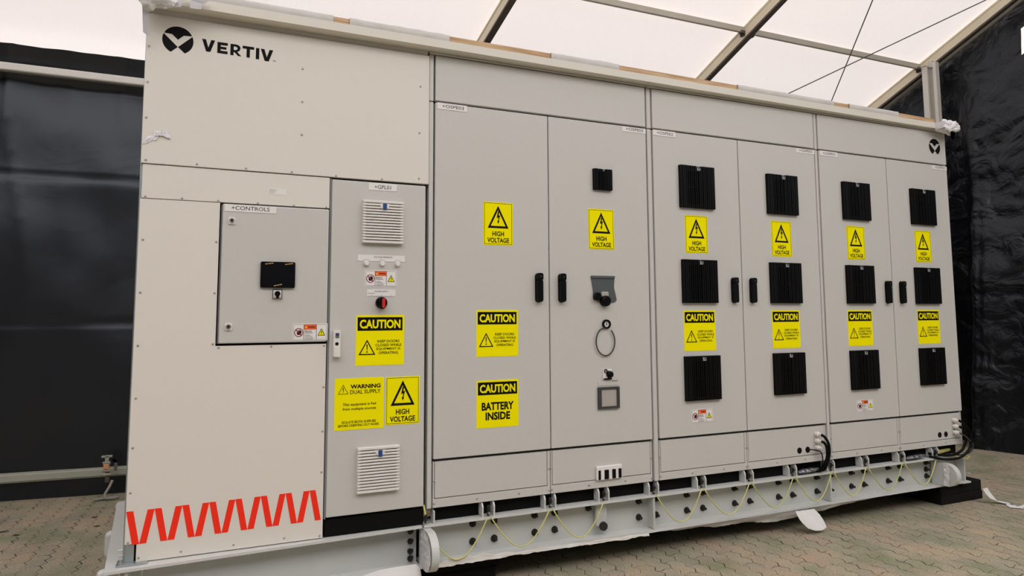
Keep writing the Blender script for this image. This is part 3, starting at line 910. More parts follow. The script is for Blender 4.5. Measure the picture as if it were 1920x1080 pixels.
# ------------------------------------------------------------------ narrow cabinet
gpl = thing('electrical_cabinet', (-.272, .5, -.07), 'narrow light grey cabinet marked +GPL01 with two white vents', 'cabinet')
b = MB(); b.box(-.503, -.033, .05, 1.0, -.068, 1.540, 'gap_shade'); b.box(-.503, -.4955, .006, .05, .01, 1.536, 'gap_grey'); b.build('body', gpl)  # near-black body paints the shade in the gap beside the door
b = MB(); b.box(-.4955, -.0495, -.006, .024, .018, 1.532, 'grey_paint', .004); gd = b.build('door', gpl)
b = MB(); b.box(-.500, -.048, .008, .050, -.066, .008, 'black_matt', .003); tag(b.build('plinth', gpl), 'black plinth')
gd_y = -.006
def shift_front(o, dy=gd_y):
    o.location.y += dy; ORG[o.name].y += dy; return o
shift_front(white_vent(gpl, -.357, 1.443)); shift_front(white_vent(gpl, -.364, .311))
shift_front(name_plate(gd, '+GPL01', -.328, -.193, 1.494, 1.528, -.300, -.222, 1.502, 1.520))
shift_front(name_plate(gd, 'VOLTAGE PRESENCE', -.374, -.151, 1.158, 1.187, -.300, -.212, 1.174, 1.182, extra=(('PHASE L1', -.348, -.322, 1.163, 1.1665), ('PHASE L2', -.274, -.248, 1.163, 1.1665), ('PHASE L3', -.198, -.172, 1.163, 1.1665))))
shift_front(name_plate(gd, 'POWER SUPPLY', -.329, -.195, .995, 1.026, -.293, -.228, 1.014, 1.021, extra=(('EXTERNAL', -.324, -.292, 1.006, 1.010), ('1', -.309, -.307, .998, 1.002), ('0', -.262, -.259, .998, 1.002), ('2', -.216, -.213, .998, 1.002))))
for x in (-.335, -.260, -.187):
    b = MB(); b.turn((x, gd_y, 1.147), (0, -1, 0), [(.0115, 0), (.0115, .012), (.009, .016)], 'white_plastic', 18); tag(b.build('indicator_lamp', gd), 'small round white lamp')
shift_front(sign_copy(el0, gd, -.340, 1.117, 1.513, .370))
b = MB(); b.turn((-.262, gd_y, .965), (0, -1, 0), [(.027, 0), (.027, .014), (.024, .020)], 'black_plastic', 24)
b.rounded(-.279, -.247, .936, .988, .014, gd_y - .036, gd_y - .016, 'black_plastic', 5)
b.rounded(-.266, -.252, .941, .985, .006, gd_y - .041, gd_y - .030, 'knob_red', 4)
for k in range(6): b.box(-.265, -.253, gd_y - .0425, gd_y - .040, .947 + k * .0062, .950 + k * .0062, 'knob_red')
tag(b.build('rotary_switch', gd), 'black rotary switch with a red grip')
shift_front(sign_copy(ca0, gd, -.377, .908, .216, .931))
shift_front(sign_dual(gd, -.468, .623)); shift_front(sign_copy(hv0, gd, -.236, .621, .253, 1.477))
b = MB(); b.rounded(-.481, -.450, .720, .841, .006, gd_y - .026, gd_y, 'white_plastic', 3)
b.box(-.473, -.457, gd_y - .028, gd_y - .026, .816, .828, 'violet_plastic'); b.box(-.473, -.457, gd_y - .028, gd_y - .026, .806, .816, 'green_plastic')
b.turn((-.466, gd_y - .026, .780), (0, -1, 0), [(.0075, 0), (.0075, .002)], 'ink', 14)
b.rounded(-.479, -.452, .722, .768, .006, gd_y - .032, gd_y - .026, 'white_plastic', 3)
tag(b.build('door_handle', gd), 'white swing latch with a keyhole')

# ------------------------------------------------------------------ control box
ctl = thing('control_box', (-.73, .2, .784), 'light grey wall box marked +CONTROLS with a black touch screen', 'control box')
b = MB(); b.box(-.963, -.512, .014, .35, .788, 1.388, 'gap_grey', .002); b.build('body', ctl)
b = MB(); b.box(-.957, -.5075, -.010, .020, .790, 1.390, 'grey_paint', .005); cd = b.build('door', ctl)
cy = -.010
o = name_plate(cd, '+CONTROLS', -.950, -.738, 1.357, 1.389, -.922, -.766, 1.365, 1.382); shift_front(o, cy)
for z in (1.317, .861):
    b = MB(); b.rounded(-.934, -.905, z - .016, z + .016, .006, cy - .006, cy, 'white_plastic', 3)
    b.turn((-.9195, cy - .006, z), (0, -1, 0), [(.011, 0), (.010, .006)], 'steel', 16); b.turn((-.9195, cy - .012, z), (0, -1, 0), [(.005, 0), (.005, .001)], 'ink', 10); tag(b.build('cam_lock', cd), 'round key lock on a white square')
b = MB(); b.rounded(-.797, -.652, 1.029, 1.143, .006, cy - .012, cy, 'black_plastic', 4)
b.rounded(-.788, -.661, 1.040, 1.134, .003, cy - .0124, cy - .012, 'screen_glass', 2)
tag(b.build('touch_screen', cd), 'black touch screen')
for (x, z, a) in ((-.762, 1.1345, 9), (-.679, 1.1345, 9), (-.724, 1.0405, 12)):
    b = MB()
    for xa, xb in ((-.017, -.008), (-.0068, -.0052), (-.004, .006), (.0072, .017)): b.poly([(xa, -.0022), (xb, -.0022), (xb, .0022), (xa, .0022)], 0, .0003, 'print_gold')
    R = Matrix.Rotation(-math.radians(a), 4, 'Y')
    for v in b.bm.verts: v.co = R @ v.co + Vector((x, cy - .0130, z))
    tag(b.build('printed_mark', cd), 'small golden print on the screen film')
b = MB(); b.rounded(-.745, -.704, .981, 1.022, .002, cy - .006, cy, 'white_plastic', 2)
b.ring([(-.745, .981), (-.704, .981), (-.704, 1.022), (-.745, 1.022)], [(-.742, .984), (-.707, .984), (-.707, 1.019), (-.742, 1.019)], cy - .007, cy - .005, 'dark_grey')
b.turn((-.7245, cy - .006, 1.003), (0, -1, 0), [(.012, 0), (.011, .016)], 'black_plastic', 18); b.rounded(-.730, -.719, .983, 1.006, .004, cy - .024, cy - .008, 'black_plastic', 3)
tag(b.build('selector_switch', cd), 'black selector knob on a white square')
shift_front(sign_copy(el0, cd, -.656, .872, 1.513, .370), cy)

# ------------------------------------------------------------------ cream clad housing at the left
enc = thing('equipment_housing', (-.74, .5, -.07), 'tall cream clad housing with large black lettering at left end', 'housing')
b = MB()
b.box(-1.262, -.97, .012, 1.0, -.06, 2.20, 'cream_paint'); b.box(-.97, -.522, .36, 1.0, -.06, 1.545, 'dark_grey'); b.box(-.97, -.04, .012, 1.0, 1.545, 2.20, 'cream_paint')
b.box(-.97, -.522, .012, .36, 1.392, 1.545, 'dark_grey'); b.box(-.97, -.522, .012, .36, -.06, .778, 'dark_grey')
b.build('core', enc)
b = MB(); b.box(-1.277, -.034, -.004, .012, 1.543, 2.188, 'cream_paint', .0012, 1); up = b.build('upper_panel', enc)
b = MB(); b.box(-1.270, -.506, 0, .012, 1.3965, 1.5385, 'cream_paint', .0012, 1); mid = b.build('middle_panel', enc)
b = MB(); b.poly([(-1.274, .006), (-1.274, 1.3935), (-.968, 1.3935), (-.968, .780), (-.508, .780), (-.508, -.066), (-1.232, -.066), (-1.232, .006)], 0, .012, 'cream_paint'); lowp = b.build('lower_panel', enc)
b = MB(); b.box(-1.280, -1.266, .012, .06, -.066, 2.19, 'galvanised', .002); b.box(-1.272, -1.240, .004, .0118, -.064, .005, 'galvanised', .002); b.box(-1.240, -1.2325, .008, .0118, -.060, .004, 'gap_shade'); b.build('corner_post', enc)
b = MB(); b.box(-1.30, -1.19, -.030, .05, -.0695, -.064, 'galvanised', .001)
for dx, dz in ((-1.288, -.028), (-1.284, -.050)):
    b.turn((dx + .02, .02, dz + .01), (-1, 0, 0), [(.007, 0), (.007, .018), (.004, .018), (.004, .03)], 'steel', 8)
b.turn((-1.285, -.005, -.064), (0, 0, 1), [(.008, 0), (.008, .008), (.004, .008), (.004, .016)], 'steel', 8); b.build('foot_plate', enc)
b = MB(); b.box(-1.262, -.04, .004, .012, 2.188, 2.214, 'grey_paint'); b.build('top_rail', enc)
for x, z in ((-1.266, 2.044), (-1.265, 1.889), (-1.264, 1.736), (-1.259, 1.556), (-1.065, 1.554), (-.868, 1.552), (-.675, 1.551), (-.479, 1.549), (-.265, 1.550), (-.639, 2.035), (-.637, 1.880), (-.636, 1.727), (-.079, 2.026), (-.083, 1.792), (-.084, 1.567)):
    screw(up, x, z, -.004, .0048)
for x, z in ((-1.255, 1.403), (-1.117, 1.403), (-.976, 1.402), (-.815, 1.401), (-.662, 1.400), (-0.520, 1.400)):
    screw(mid, x, z, 0, .0048)
for x, z in ((-1.257, 1.222), (-1.258, 1.004), (-1.258, .788), (-.978, 1.223), (-.978, 1.004), (-.978, .788), (-.955, .772), (-.743, .773), (-0.518, .771), (-1.257, .577), (-1.260, .381), (-1.261, .205), (-1.262, .013), (-1.223, -.05), (-1.07, -.047), (-.871, -.047), (-.669, -.046), (-0.520, -.056), (-0.518, .217), (-0.517, .394), (-0.516, .588)):
    screw(lowp, x, z, 0, .0048)
# lettering
b = MB()
emblem(b, -1.157, 2.0865, .0605, -.004, 'ink')
tag(b.build('emblem', up), 'round black emblem')
def letters(b, y, m):
    k = .0008
    def P(pts): b.poly(pts, y - k, y, m)
    z0, z1 = 2.055, 2.109
    def V(xa, xb, za, zb):
        s = .0155; c = (xa + xb) / 2; n = .0085
        P([(xa, zb), (xa + s, zb), (c, za + .018), (xb - s, zb), (xb, zb), (c + n, za), (c - n, za)])
    V(-1.063, -1.011, z0, z1)
    z0, z1 = 2.055, 2.105; s = .0122
    xa, xb = -1.001, -.959
    P([(xa, z0), (xb, z0), (xb, z0 + s), (xa + .0135, z0 + s), (xa + .0135, (z0 + z1) / 2 - s * .45), (xb - .005, (z0 + z1) / 2 - s * .45), (xb - .005, (z0 + z1) / 2 + s * .45), (xa + .0135, (z0 + z1) / 2 + s * .45), (xa + .0135, z1 - s), (xb, z1 - s), (xb, z1), (xa, z1)])
    xa = -.948; z0, z1 = 2.054, 2.105
    P([(xa, z0), (xa + .0135, z0), (xa + .0135, z1), (xa, z1)])
    bowl_o = [(xa + .012, z1), (xa + .026, z1), (xa + .036, z1 - .004), (xa + .041, z1 - .011), (xa + .041, z1 - .019), (xa + .037, z1 - .028), (xa + .026, z1 - .035), (xa + .012, z1 - .036)]
    bowl_i = [(xa + .012, z1 - .010), (xa + .022, z1 - .010), (xa + .026, z1 - .012), (xa + .029, z1 - .015), (xa + .029, z1 - .020), (xa + .026, z1 - .024), (xa + .021, z1 - .026), (xa + .012, z1 - .026)]
    P(bowl_o + list(reversed(bowl_i)))
    P([(xa + .016, z1 - .035), (xa + .029, z1 - .034), (xa + .046, z0), (xa + .032, z0)])
    z0, z1 = 2.053, 2.104
    P([(-.898, z1), (-.850, z1), (-.850, z1 - .012), (-.867, z1 - .012), (-.867, z0), (-.881, z0), (-.881, z1 - .012), (-.898, z1 - .012)])
    P([(-.842, 2.0515), (-.828, 2.0515), (-.828, 2.1025), (-.842, 2.1025)])
    V(-.822, -.769, 2.048, 2.102)
    b.text('TM', -.770, -.757, 2.050, 2.056, y - k, m)
b = MB(); letters(b, -.004, 'ink'); tag(b.build('lettering', up), 'large black lettering')
# red tape zigzag
b = MB(); P7 = .1009
for k in range(15):
    j = k // 2; a = -1.273 + j * P7; dz = .009 * k / 14; w = .0248
    if k % 2 == 0: q = [(a, .133 + dz), (a + w, .133 + dz), (a + .050, .003 + dz), (a + .025, .003 + dz)]
    else: q = [(a + .0505, .003 + dz), (a + .0755, .003 + dz), (a + .1005, .133 + dz), (a + .0757, .133 + dz)]
    b.poly(q, -.0012, 0, 'tape_red')
tag(b.build('zigzag_tape', lowp), 'bright red tape stuck in a zigzag')
b = MB(); b.box(-.775, -.697, -.001, 0, 1.445, 1.472, 'label_white')
for k, wd in enumerate((.034, .026, .030, .022)):
    b.box(-.770, -.770 + wd, -.0013, -.001, 1.4645 - k * .005, 1.4665 - k * .005, 'meter_grey')
o = b.build('paper_label', mid)
for v in o.data.vertices: v.co.z -= .04 * v.co.x
tag(o, 'small white printed label')

# ------------------------------------------------------------------ roof edge of the unit
can = thing('roof_canopy', (1.3, .5, 2.205), 'long off white roof edge running above all the cabinets', 'roof edge')
def skew(p, q, y_l, y_r, z0, z1, m, depth):
    b = MB()
    L = lambda x: y_l + (y_r - y_l) * (x + 1.3) / 5.17
    b.hexa([(p, L(p), z0), (q, L(q), z0), (q, L(q) + depth, z0), (p, L(p) + depth, z0), (p, L(p), z1), (q, L(q), z1), (q, L(q) + depth, z1), (p, L(p) + depth, z1)], m); return b
skew(-1.30, 3.872, -.076, -.034, 2.214, 2.254, 'white_paint', .04).build('fascia', can)
skew(-1.29, 3.86, -.034, .006, 2.215, 2.250, 'white_paint', 1.0).build('roof_plate', can)
skew(-1.20, 3.62, -.066, -.028, 2.254, 2.284, 'wood', .07)
b = skew(-1.20, 3.70, -.068, -.028, 2.254, 2.283, 'wood', .07)
tag(b.build('wooden_batten'), 'raw wooden batten lying along the front roof edge', 'batten')
for i, (xa, xb) in enumerate(((-1.15, -.515), (-.44, .05), (.618, 1.042), (1.89, 2.70), (2.84, 3.32))):
    b = MB()
    def film(u, v, xa=xa, xb=xb, i=i):
        x = xa + (xb - xa) * u; y = -.068 + .04 * (x + 1.3) / 5.17
        prof = [(-.004, 2.2545), (-.006, 2.268), (-.004, 2.286), (.02, 2.2885), (.065, 2.287)]
        t = v * 4; k = min(3, int(t)); f = t - k
        dy = prof[k][0] * (1 - f) + prof[k + 1][0] * f; z = prof[k][1] * (1 - f) + prof[k + 1][1] * f
        e = .004 * nz(x * 14, v * 5, i)
        return (x, y + dy - abs(e) * .5, z + max(e, 0) * (1 if v > .3 else 0))
    b.grid(50, 8, film, 'film_grey')
    tag(b.build('plastic_film'), ('thin plastic film round wooden batten, over the black lettering', 'thin plastic film round wooden batten, over the narrow cabinet', 'thin plastic film round wooden batten, over the +OSPE03 cabinet', 'thin plastic film round wooden batten, over the +OSPE02 cabinet', 'thin plastic film round wooden batten, over the left door marked +OSPE01')[i], 'plastic film', 'plastic film wraps on the wooden batten')

def crumple(name, c, s, seed, m, label, cat, flaps=()):
    rnd = random.Random(seed)
    t = bmesh.new()
    bmesh.ops.create_icosphere(t, subdivisions=4, radius=1.0)
    for v in t.verts:
        n = v.co.normalized()
        r = 0.82 + .55 * nz(n.x * 1.3 + seed, n.y * 1.3, n.z * 1.3) + .34 * abs(nz(n.x * 2.6 + seed, n.y * 2.6, n.z * 2.6)) - .22 * abs(nz(n.x * 5.5, n.y * 5.5 + seed, n.z * 5.5))
        v.co = Vector((c[0] + n.x * r * s[0], c[1] + n.y * r * s[1], c[2] + n.z * r * s[2]))
    b = MB(); b._merge(t, m)
    for fl in flaps:
        tm = bmesh.new(); tm.faces.new([tm.verts.new(q) for q in fl])
        bmesh.ops.solidify(tm, geom=list(tm.faces), thickness=.002); b._merge(tm, m)
    return tag(b.build(name), label, cat)
crumple('plastic_wrap', (-1.238, -.105, 2.225), (.075, .055, .068), 3, 'film_white', 'crumpled white plastic wrap on the upper left corner above the lettering', 'plastic wrap',
        (((-1.20, -.125, 2.245), (-1.14, -.12, 2.245), (-1.145, -.12, 2.190), (-1.205, -.13, 2.168)),
         ((-1.19, -.12, 2.26), (-1.03, -.105, 2.25), (-1.06, -.105, 2.222), (-1.12, -.115, 2.236)),
         ((-1.113, -.11, 2.235), (-1.063, -.105, 2.23), (-1.07, -.11, 2.196), (-1.112, -.115, 2.192)),
         ((-1.29, -.10, 2.18), (-1.265, -.10, 2.17), (-1.262, -.07, 2.06), (-1.285, -.075, 2.075))))
crumple('plastic_wrap', (3.80, -.06, 2.228), (.095, .045, .052), 8, 'film_white', 'crumpled white plastic wrap on upper right corner above the small emblem', 'plastic wrap',
        (((3.62, -.075, 2.235), (3.74, -.08, 2.262), (3.76, -.08, 2.215), (3.66, -.075, 2.200)),
         ((3.78, -.09, 2.20), (3.85, -.09, 2.215), (3.80, -.09, 2.125), (3.775, -.09, 2.14)),
         ((3.72, -.085, 2.21), (3.80, -.085, 2.23), (3.76, -.085, 2.18))))
# scrap of tape on the cream panel
b = MB()
b.grid(12, 4, lambda u, v: (-1.279 + .058 * u + .02 * v, -.006 - .008 * abs(nz(u * 6, v * 3, 1)), 1.618 + .036 * v + .028 * u + .006 * nz(u * 5, v * 4)), 'film_white', False)
b.grid(14, 4, lambda u, v: (-1.236 + .066 * u, -.008 - .012 * abs(nz(u * 7, v * 4, 6)), 1.655 + .024 * v + .010 * math.sin(u * 3.0) - .006 * u + .006 * nz(u * 6, v * 5, 3)), 'film_white', False)
tag(b.build('tape_scrap'), 'torn scrap of white tape stuck on the cream upper panel', 'tape')

# ------------------------------------------------------------------ steel skid
sk = thing('steel_skid', (1.3, .5, -.27), 'painted steel base frame carrying all the cabinets', 'base frame')
def ibeam(b, a, c, web, zt, zb, fr, bk, th=.011):
    """I-section from a to c (x,y of the front flange edge)"""
    a, c = Vector((a[0], a[1], 0)), Vector((c[0], c[1], 0))
    d = (c - a).normalized(); n = Vector((-d.y, d.x, 0))
    def slab(n0, n1, z0, z1, m):
        p = [a + n * n0, c + n * n0, c + n * n1, a + n * n1]
        b.hexa([q + Vector((0, 0, z0)) for q in p] + [q + Vector((0, 0, z1)) for q in p], m)
    slab(fr, bk, zt - th, zt, 'flange_paint'); slab(fr, bk, zb, zb + th, 'flange_paint'); slab(web, web + .010, zb + th, zt - th, 'skid_paint')
b = MB(); ibeam(b, (-.045, .0), (3.86, .0), .072, -.070, -.264, -.004, .13); b.build('front_beam', sk)
b = MB(); ibeam(b, (-1.335, -.066), (-.055, -.006), .085, -.070, -.264, 0, .13); b.build('front_beam', sk)
b = MB(); a0 = Vector((-1.335, -.055)); a1 = Vector((-1.400, 1.08))
ibeam(b, (a1.x, a1.y), (a0.x, a0.y), .070, -.0705, -.2635, 0, .15); b.build('side_beam', sk)
b = MB(); ibeam(b, (-1.40, 1.08), (3.86, 1.08), .06, -.071, -.264, -.09, .0); b.build('rear_beam', sk)
b = MB(); b.box(3.838, 3.850, .005, 1.1, -.255, -.08, 'skid_paint'); b.box(3.79, 3.88, -.01, 1.1, -.2645, -.254, 'flange_paint')
for z in (-.115, -.150, -.20): b.turn((3.852, .06, z), (1, 0, 0), [(.011, 0), (.011, .002)], 'gap_shade', 12)
b.build('end_plate', sk)
b = MB(); b.box(.02, 3.83, .052, .066, -.069, -.003, 'black_matt'); b.build('shade_strip', sk)  # black strip painting the shade in the gap under the cabinets
for x in (.3, 1.3, 2.3, 3.3):
    b = MB(); b.box(x, x + .012, .14, .98, -.25, -.08, 'skid_paint'); b.build('cross_member', sk)
FEET = [.281, .6185, .934, 1.250, 1.573, 1.919, 2.258, 2.574, 2.876, 3.215, 3.549]
foot0 = None
def make_foot(x):
    b = MB()
    for s in (-1, 1):
        xx = x + s * .030
        t = bmesh.new()
        prof = [(.002, -.0695), (.002, -.022), (.012, -.006), (.03, -.001), (.050, -.001), (.050, -.0695)]
        A = [t.verts.new((xx - .004, y, z)) for y, z in prof]; Bq = [t.verts.new((xx + .004, y, z)) for y, z in prof]
        t.faces.new(A); t.faces.new(list(reversed(Bq)))
        for i in range(6): t.faces.new((A[i], Bq[i], Bq[(i + 1) % 6], A[(i + 1) % 6]))
        bmesh.ops.recalc_face_normals(t, faces=list(t.faces)); b._merge(t, 'flange_paint')
    b.box(x - .034, x + .034, .03, .050, -.0695, -.064, 'skid_paint'); b.box(x - .025, x + .025, .044, .049, -.064, -.002, 'black_matt')  # the black plate paints shade between the cheeks
    return b.build('foot_bracket', sk, (x, 0, -.07))
for x in FEET:
    if foot0 is None: foot0 = make_foot(x)
    else: again(foot0, sk, (x, 0, -.07))
b = MB(); b.box(.002, .010, .004, .05, -.0695, -.012, 'flange_paint', .002); b.build('foot_bracket', sk)
# earthing terminals between the bracket cheeks
term0 = None
for x in FEET:
    if term0 is None:
        b = MB(); b.box(x - .007, x + .007, .000, .010, -.066, -.016, 'bolt_dark', .003); b.turn((x, .004, -.030), (0, -1, 0), [(.009, 0), (.009, .006), (.005, .006), (.005, .016)], 'bolt_dark', 8)
        b.turn((x, .004, -.052), (0, -1, 0), [(.007, 0), (.006, .012)], 'steel', 8)
        term0 = b.build('earth_terminal', sk, (x, 0, -.07))
    else: again(term0, sk, (x, 0, -.07))
# dark bolts in the web
bo0 = None
for i, x in enumerate(FEET):
    for dx in (-.057, .057):
        for z in (-.112, -.198):
            if i == 2 and (dx > 0 or z < -.15): continue
            if i == 10: continue
            px = x + dx
            if bo0 is None:
                b = MB(); b.turn((px, .072, z), (0, -1, 0), [(.018, 0), (.018, .004), (.013, .004), (.013, .014), (.007, .014), (.007, .030)], 'bolt_dark', 12)
                bo0 = b.build('bolt', sk, (px, .072, z))
            else: again(bo0, sk, (px, .072, z))
for x in (3.535,):
    for z in (-.112, -.157, -.202): again(bo0, sk, (x, .072, z))
for z in (-.112, -.157, -.202, -.235): again(bo0, sk, (-.090, .082, z))
b = MB(); b.box(.905, .972, .035, .058, -.205, -.078, 'skid_paint', .006); b.turn((.945, .035, -.205), (0, -1, 0), [(.024, 0), (.022, .012)], 'bolt_dark', 14); b.build('bracket_plate', sk)
b = MB(); b.box(1.243, 1.257, .004, .058, -.25, -.082, 'skid_paint', .002); b.build('stiffener', sk)
b = MB(); b.box(2.562, 2.576, .004, .058, -.25, -.082, 'skid_paint', .002); b.build('stiffener', sk)
# lifting eyes: thick round-nosed plates standing out from the beam
def lifting_eye(x, yc, zc, r, th, film_side):
    b = MB()
    pts = [(.06, zc + r), (yc, zc + r)] + [(yc - r * math.sin(math.radians(a)), zc + r * math.cos(math.radians(a))) for a in range(8, 180, 8)] + [(yc, zc - r), (.06, zc - r)]
    t = bmesh.new()
    A = [t.verts.new((x, y, z)) for y, z in pts]; Bq = [t.verts.new((x + th, y, z)) for y, z in pts]
    t.faces.new(A); t.faces.new(list(reversed(Bq)))
    for i in range(len(pts)): t.faces.new((A[i], Bq[i], Bq[(i + 1) % len(pts)], A[(i + 1) % len(pts)]))
    bmesh.ops.recalc_face_normals(t, faces=list(t.faces)); b._merge(t, 'flange_paint')
    b.turn((x - .001, yc, zc), (1, 0, 0), [(r * .30, 0), (r * .30, .002)], 'meter_grey', 18)
    o = b.build('lifting_eye', sk)
    b = MB()
    def fl(u, v):
        dz = (2 * v - 1) * r * .97
        ye = yc - math.sqrt(max(0, r * r - dz * dz)) + .004 if film_side == 0 else yc - .028
        ys = .03 if film_side == 0 else yc + .012
        y = ys + (ye - ys) * u; z = zc + dz
        e = nz(y * 30, z * 30, x)
        return (x - .004 - .008 * abs(e), y - (.012 * nz(z * 45, 2.0, x) if film_side else 0), z)
    b.grid(10, 22, fl, 'film_white', False); tag(b.build('film', o), 'torn white protective film')
lifting_eye(-.050, -.055, -.172, .088, .036, 0)
lifting_eye(3.575, -.045, -.178, .074, .042, 1)
for (y, ln) in ((.55, .14), (-.005, .14)):
    b = MB(); xe = -1.335 - .065 * (y + .055) / 1.135
    b.box(xe - .030, xe + .09, y, y + .05, -.20, -.084, 'flange_paint', .018, 3); b.build('side_lug', sk)
for x in (-1.285, -1.205):
    b = MB(); b.turn((x, -.045, -.081), (0, 0, -1), [(.009, 0), (.009, .010), (.005, .010), (.005, .022)], 'steel', 8); b.build('bolt', sk)

# ------------------------------------------------------------------ earthing cables
def sag(x0, z0, x1, z1, zlow, y0=-.006, n=22, skew_=0.0):
    P = []
    for k in range(n + 1):
        u = k / n
        s = u - .5
        # hanging curve, steep at both ends
        h = 1 - (abs(2 * s) ** 2.4)
        x = x0 + (x1 - x0) * (u + .05 * math.sin(2 * math.pi * u))
        P.append((x, y0 - .016 * h, z0 * (1 - u) + z1 * u + (zlow - (z0 + z1) / 2) * h))
    return P
names = ['cabinet door with the battery sticker', 'door with meter', '', 'left door marked +OSPE02, at its left half', 'left door marked +OSPE02, at its right half', 'right door marked +OSPE02, at its left half', 'right door marked +OSPE02, beside the black cables', 'left door marked +OSPE01, at its left half', 'left door marked +OSPE01, at its right half', 'right door marked +OSPE01, beside the round lifting eye']
for i in range(10):
    if i == 2: continue
    b = MB(); xa, xb = FEET[i] + .009, FEET[i + 1] - .009
    P = sag(xa, -.070, xb, -.070, -.225)
    half = len(P) // 2
    b.tube(P, .0034, 'earth_green' if i % 3 == 2 else 'earth_yellow', 8)
    lab = 'yellow green earthing cable sagging below the ' + (names[i] if i != 3 else 'left edge of the cabinet marked +OSPE02')
    if i == 4: lab = 'yellow green earthing cable sagging below the left door marked +OSPE02'
    tag(b.build('earthing_cable'), lab, 'cable', 'earthing cables looped along the steel beam')
b = MB(); P = sag(-.02, -.11, FEET[0] - .009, -.070, -.238)
b.tube(P, .0034, 'earth_yellow', 8)
tag(b.build('earthing_cable'), 'yellow green earthing cable reaching left to the white round lifting eye', 'cable', 'earthing cables looped along the steel beam')
b = MB(); b.tube([(-.045, .012, .020), (-.040, .004, -.01), (-.036, .002, -.035), (-.034, .0, -.06)], .005, 'earth_yellow', 8)
b.turn((-.036, .002, -.062), (0, 0, 1), [(.006, 0), (.008, .02), (.006, .04)], 'bolt_dark', 8)
tag(b.build('earthing_cable'), 'short yellow earthing lead at foot of the narrow cabinet', 'cable')
b = MB(); b.tube([(3.72, .01, -.066), (3.76, -.02, -.082), (3.81, -.035, -.094), (3.86, -.02, -.088), (3.885, .02, -.070), (3.875, .06, -.058)], .0045, 'earth_yellow', 8)
tag(b.build('earthing_cable'), 'yellow earthing cable looping round the right end of steel beam', 'cable')

# ------------------------------------------------------------------ black cables
def cable(path, r, label, m='black_plastic', sub=6, group='black cables from the cable glands'):
    P = [Vector(p) for p in path]; Q = []
    for i in range(len(P) - 1):
        p0, p1, p2, p3 = P[max(i - 1, 0)], P[i], P[i + 1], P[min(i + 2, len(P) - 1)]
        for k in range(sub):
            t = k / sub
            Q.append(.5 * ((2 * p1) + (p2 - p0) * t + (2 * p0 - 5 * p1 + 4 * p2 - p3) * t * t + (3 * p1 - p0 - 3 * p2 + p3) * t ** 3))
    Q.append(P[-1])
    b = MB(); b.tube(Q, r, m, 8)
    return tag(b.build('black_cable'), label, 'cable', group)
cable([(2.472, -.022, .164), (2.492, -.034, .150), (2.512, -.042, .110), (2.514, -.042, .05), (2.498, -.036, -.01), (2.485, -.010, -.052), (2.47, .10, -.062)], .0085, 'thick black cable from the top gland of the +OSPE02 cabinet')
cable([(2.472, -.022, .123), (2.488, -.032, .116), (2.502, -.036, .085), (2.503, -.034, .03), (2.486, -.024, -.02), (2.474, .0, -.056), (2.46, .12, -.062)], .0085, 'thick black cable from the second gland of the +OSPE02 cabinet')
cable([(2.392, .006, .078), (2.43, -.014, .074), (2.468, -.020, .060), (2.477, -.024, .02), (2.472, -.016, -.03), (2.466, .02, -.06)], .0035, 'thin black cable from the round opening of the +OSPE02 cabinet')
b = MB()
def bundle(u, v):
    a = 2 * math.pi * v; x = 2.30 + .17 * u
    r = .017 * (1 - .35 * abs(2 * u - 1) ** 2) * (1 + .25 * nz(x * 40, a, 1.0))
    return (x, .012 + r * math.cos(a) * 1.2, -.052 + r * math.sin(a) * .8 + .006 * u)
b.grid(30, 14, bundle, 'foil', False)
tag(b.build('cable_bundle'), 'foil wrapped black cable bundle lying under the +OSPE02 cabinet', 'cable bundle')
cable([(3.766, -.022, .168), (3.806, -.036, .145), (3.842, -.046, .09), (3.852, -.046, .03), (3.826, -.046, -.03), (3.74, -.042, -.075), (3.64, -.034, -.082), (3.56, -.016, -.074), (3.49, .004, -.056)], .0085, 'thick black cable from the top gland of the +OSPE01 cabinet')
cable([(3.766, -.022, .126), (3.800, -.034, .108), (3.826, -.034, .06), (3.828, -.022, .01), (3.786, -.018, -.040), (3.70, -.014, -.060), (3.60, -.004, -.056), (3.50, .016, -.040)], .0085, 'thick black cable from the second gland of the +OSPE01 cabinet')
cable([(3.768, -.022, .084), (3.81, -.034, .060), (3.86, -.05, .01), (3.868, -.044, -.02), (3.845, -.04, -.05), (3.78, -.02, -.066), (3.72, .03, -.066)], .005, 'thinner grey cable from the lowest gland of the +OSPE01 cabinet', 'dark_grey')
b = MB()
def bundle2(u, v):
    a = 2 * math.pi * v; x = 3.255 + .19 * u
    r = .016 * (1 - .4 * abs(2 * u - 1) ** 2) * (1 + .3 * nz(x * 40, a, 4.0))
    return (x, .012 + r * math.cos(a) * 1.2, -.052 + r * math.sin(a) * .8 + .006 * u)
b.grid(30, 14, bundle2, 'foil', False)
tag(b.build('cable_bundle'), 'foil wrapped black cable bundle lying under the +OSPE01 cabinet', 'cable bundle')
b = MB(); b.turn((3.60, .035, -.046), (1, .15, .02), [(.012, 0), (.013, .09), (.010, .10), (.012, .11), (.012, .17), (.007, .175)], 'tube_yellow', 12)
tag(b.build('yellow_tube'), 'short dull yellow tube lying on the beam at right end', 'tube')

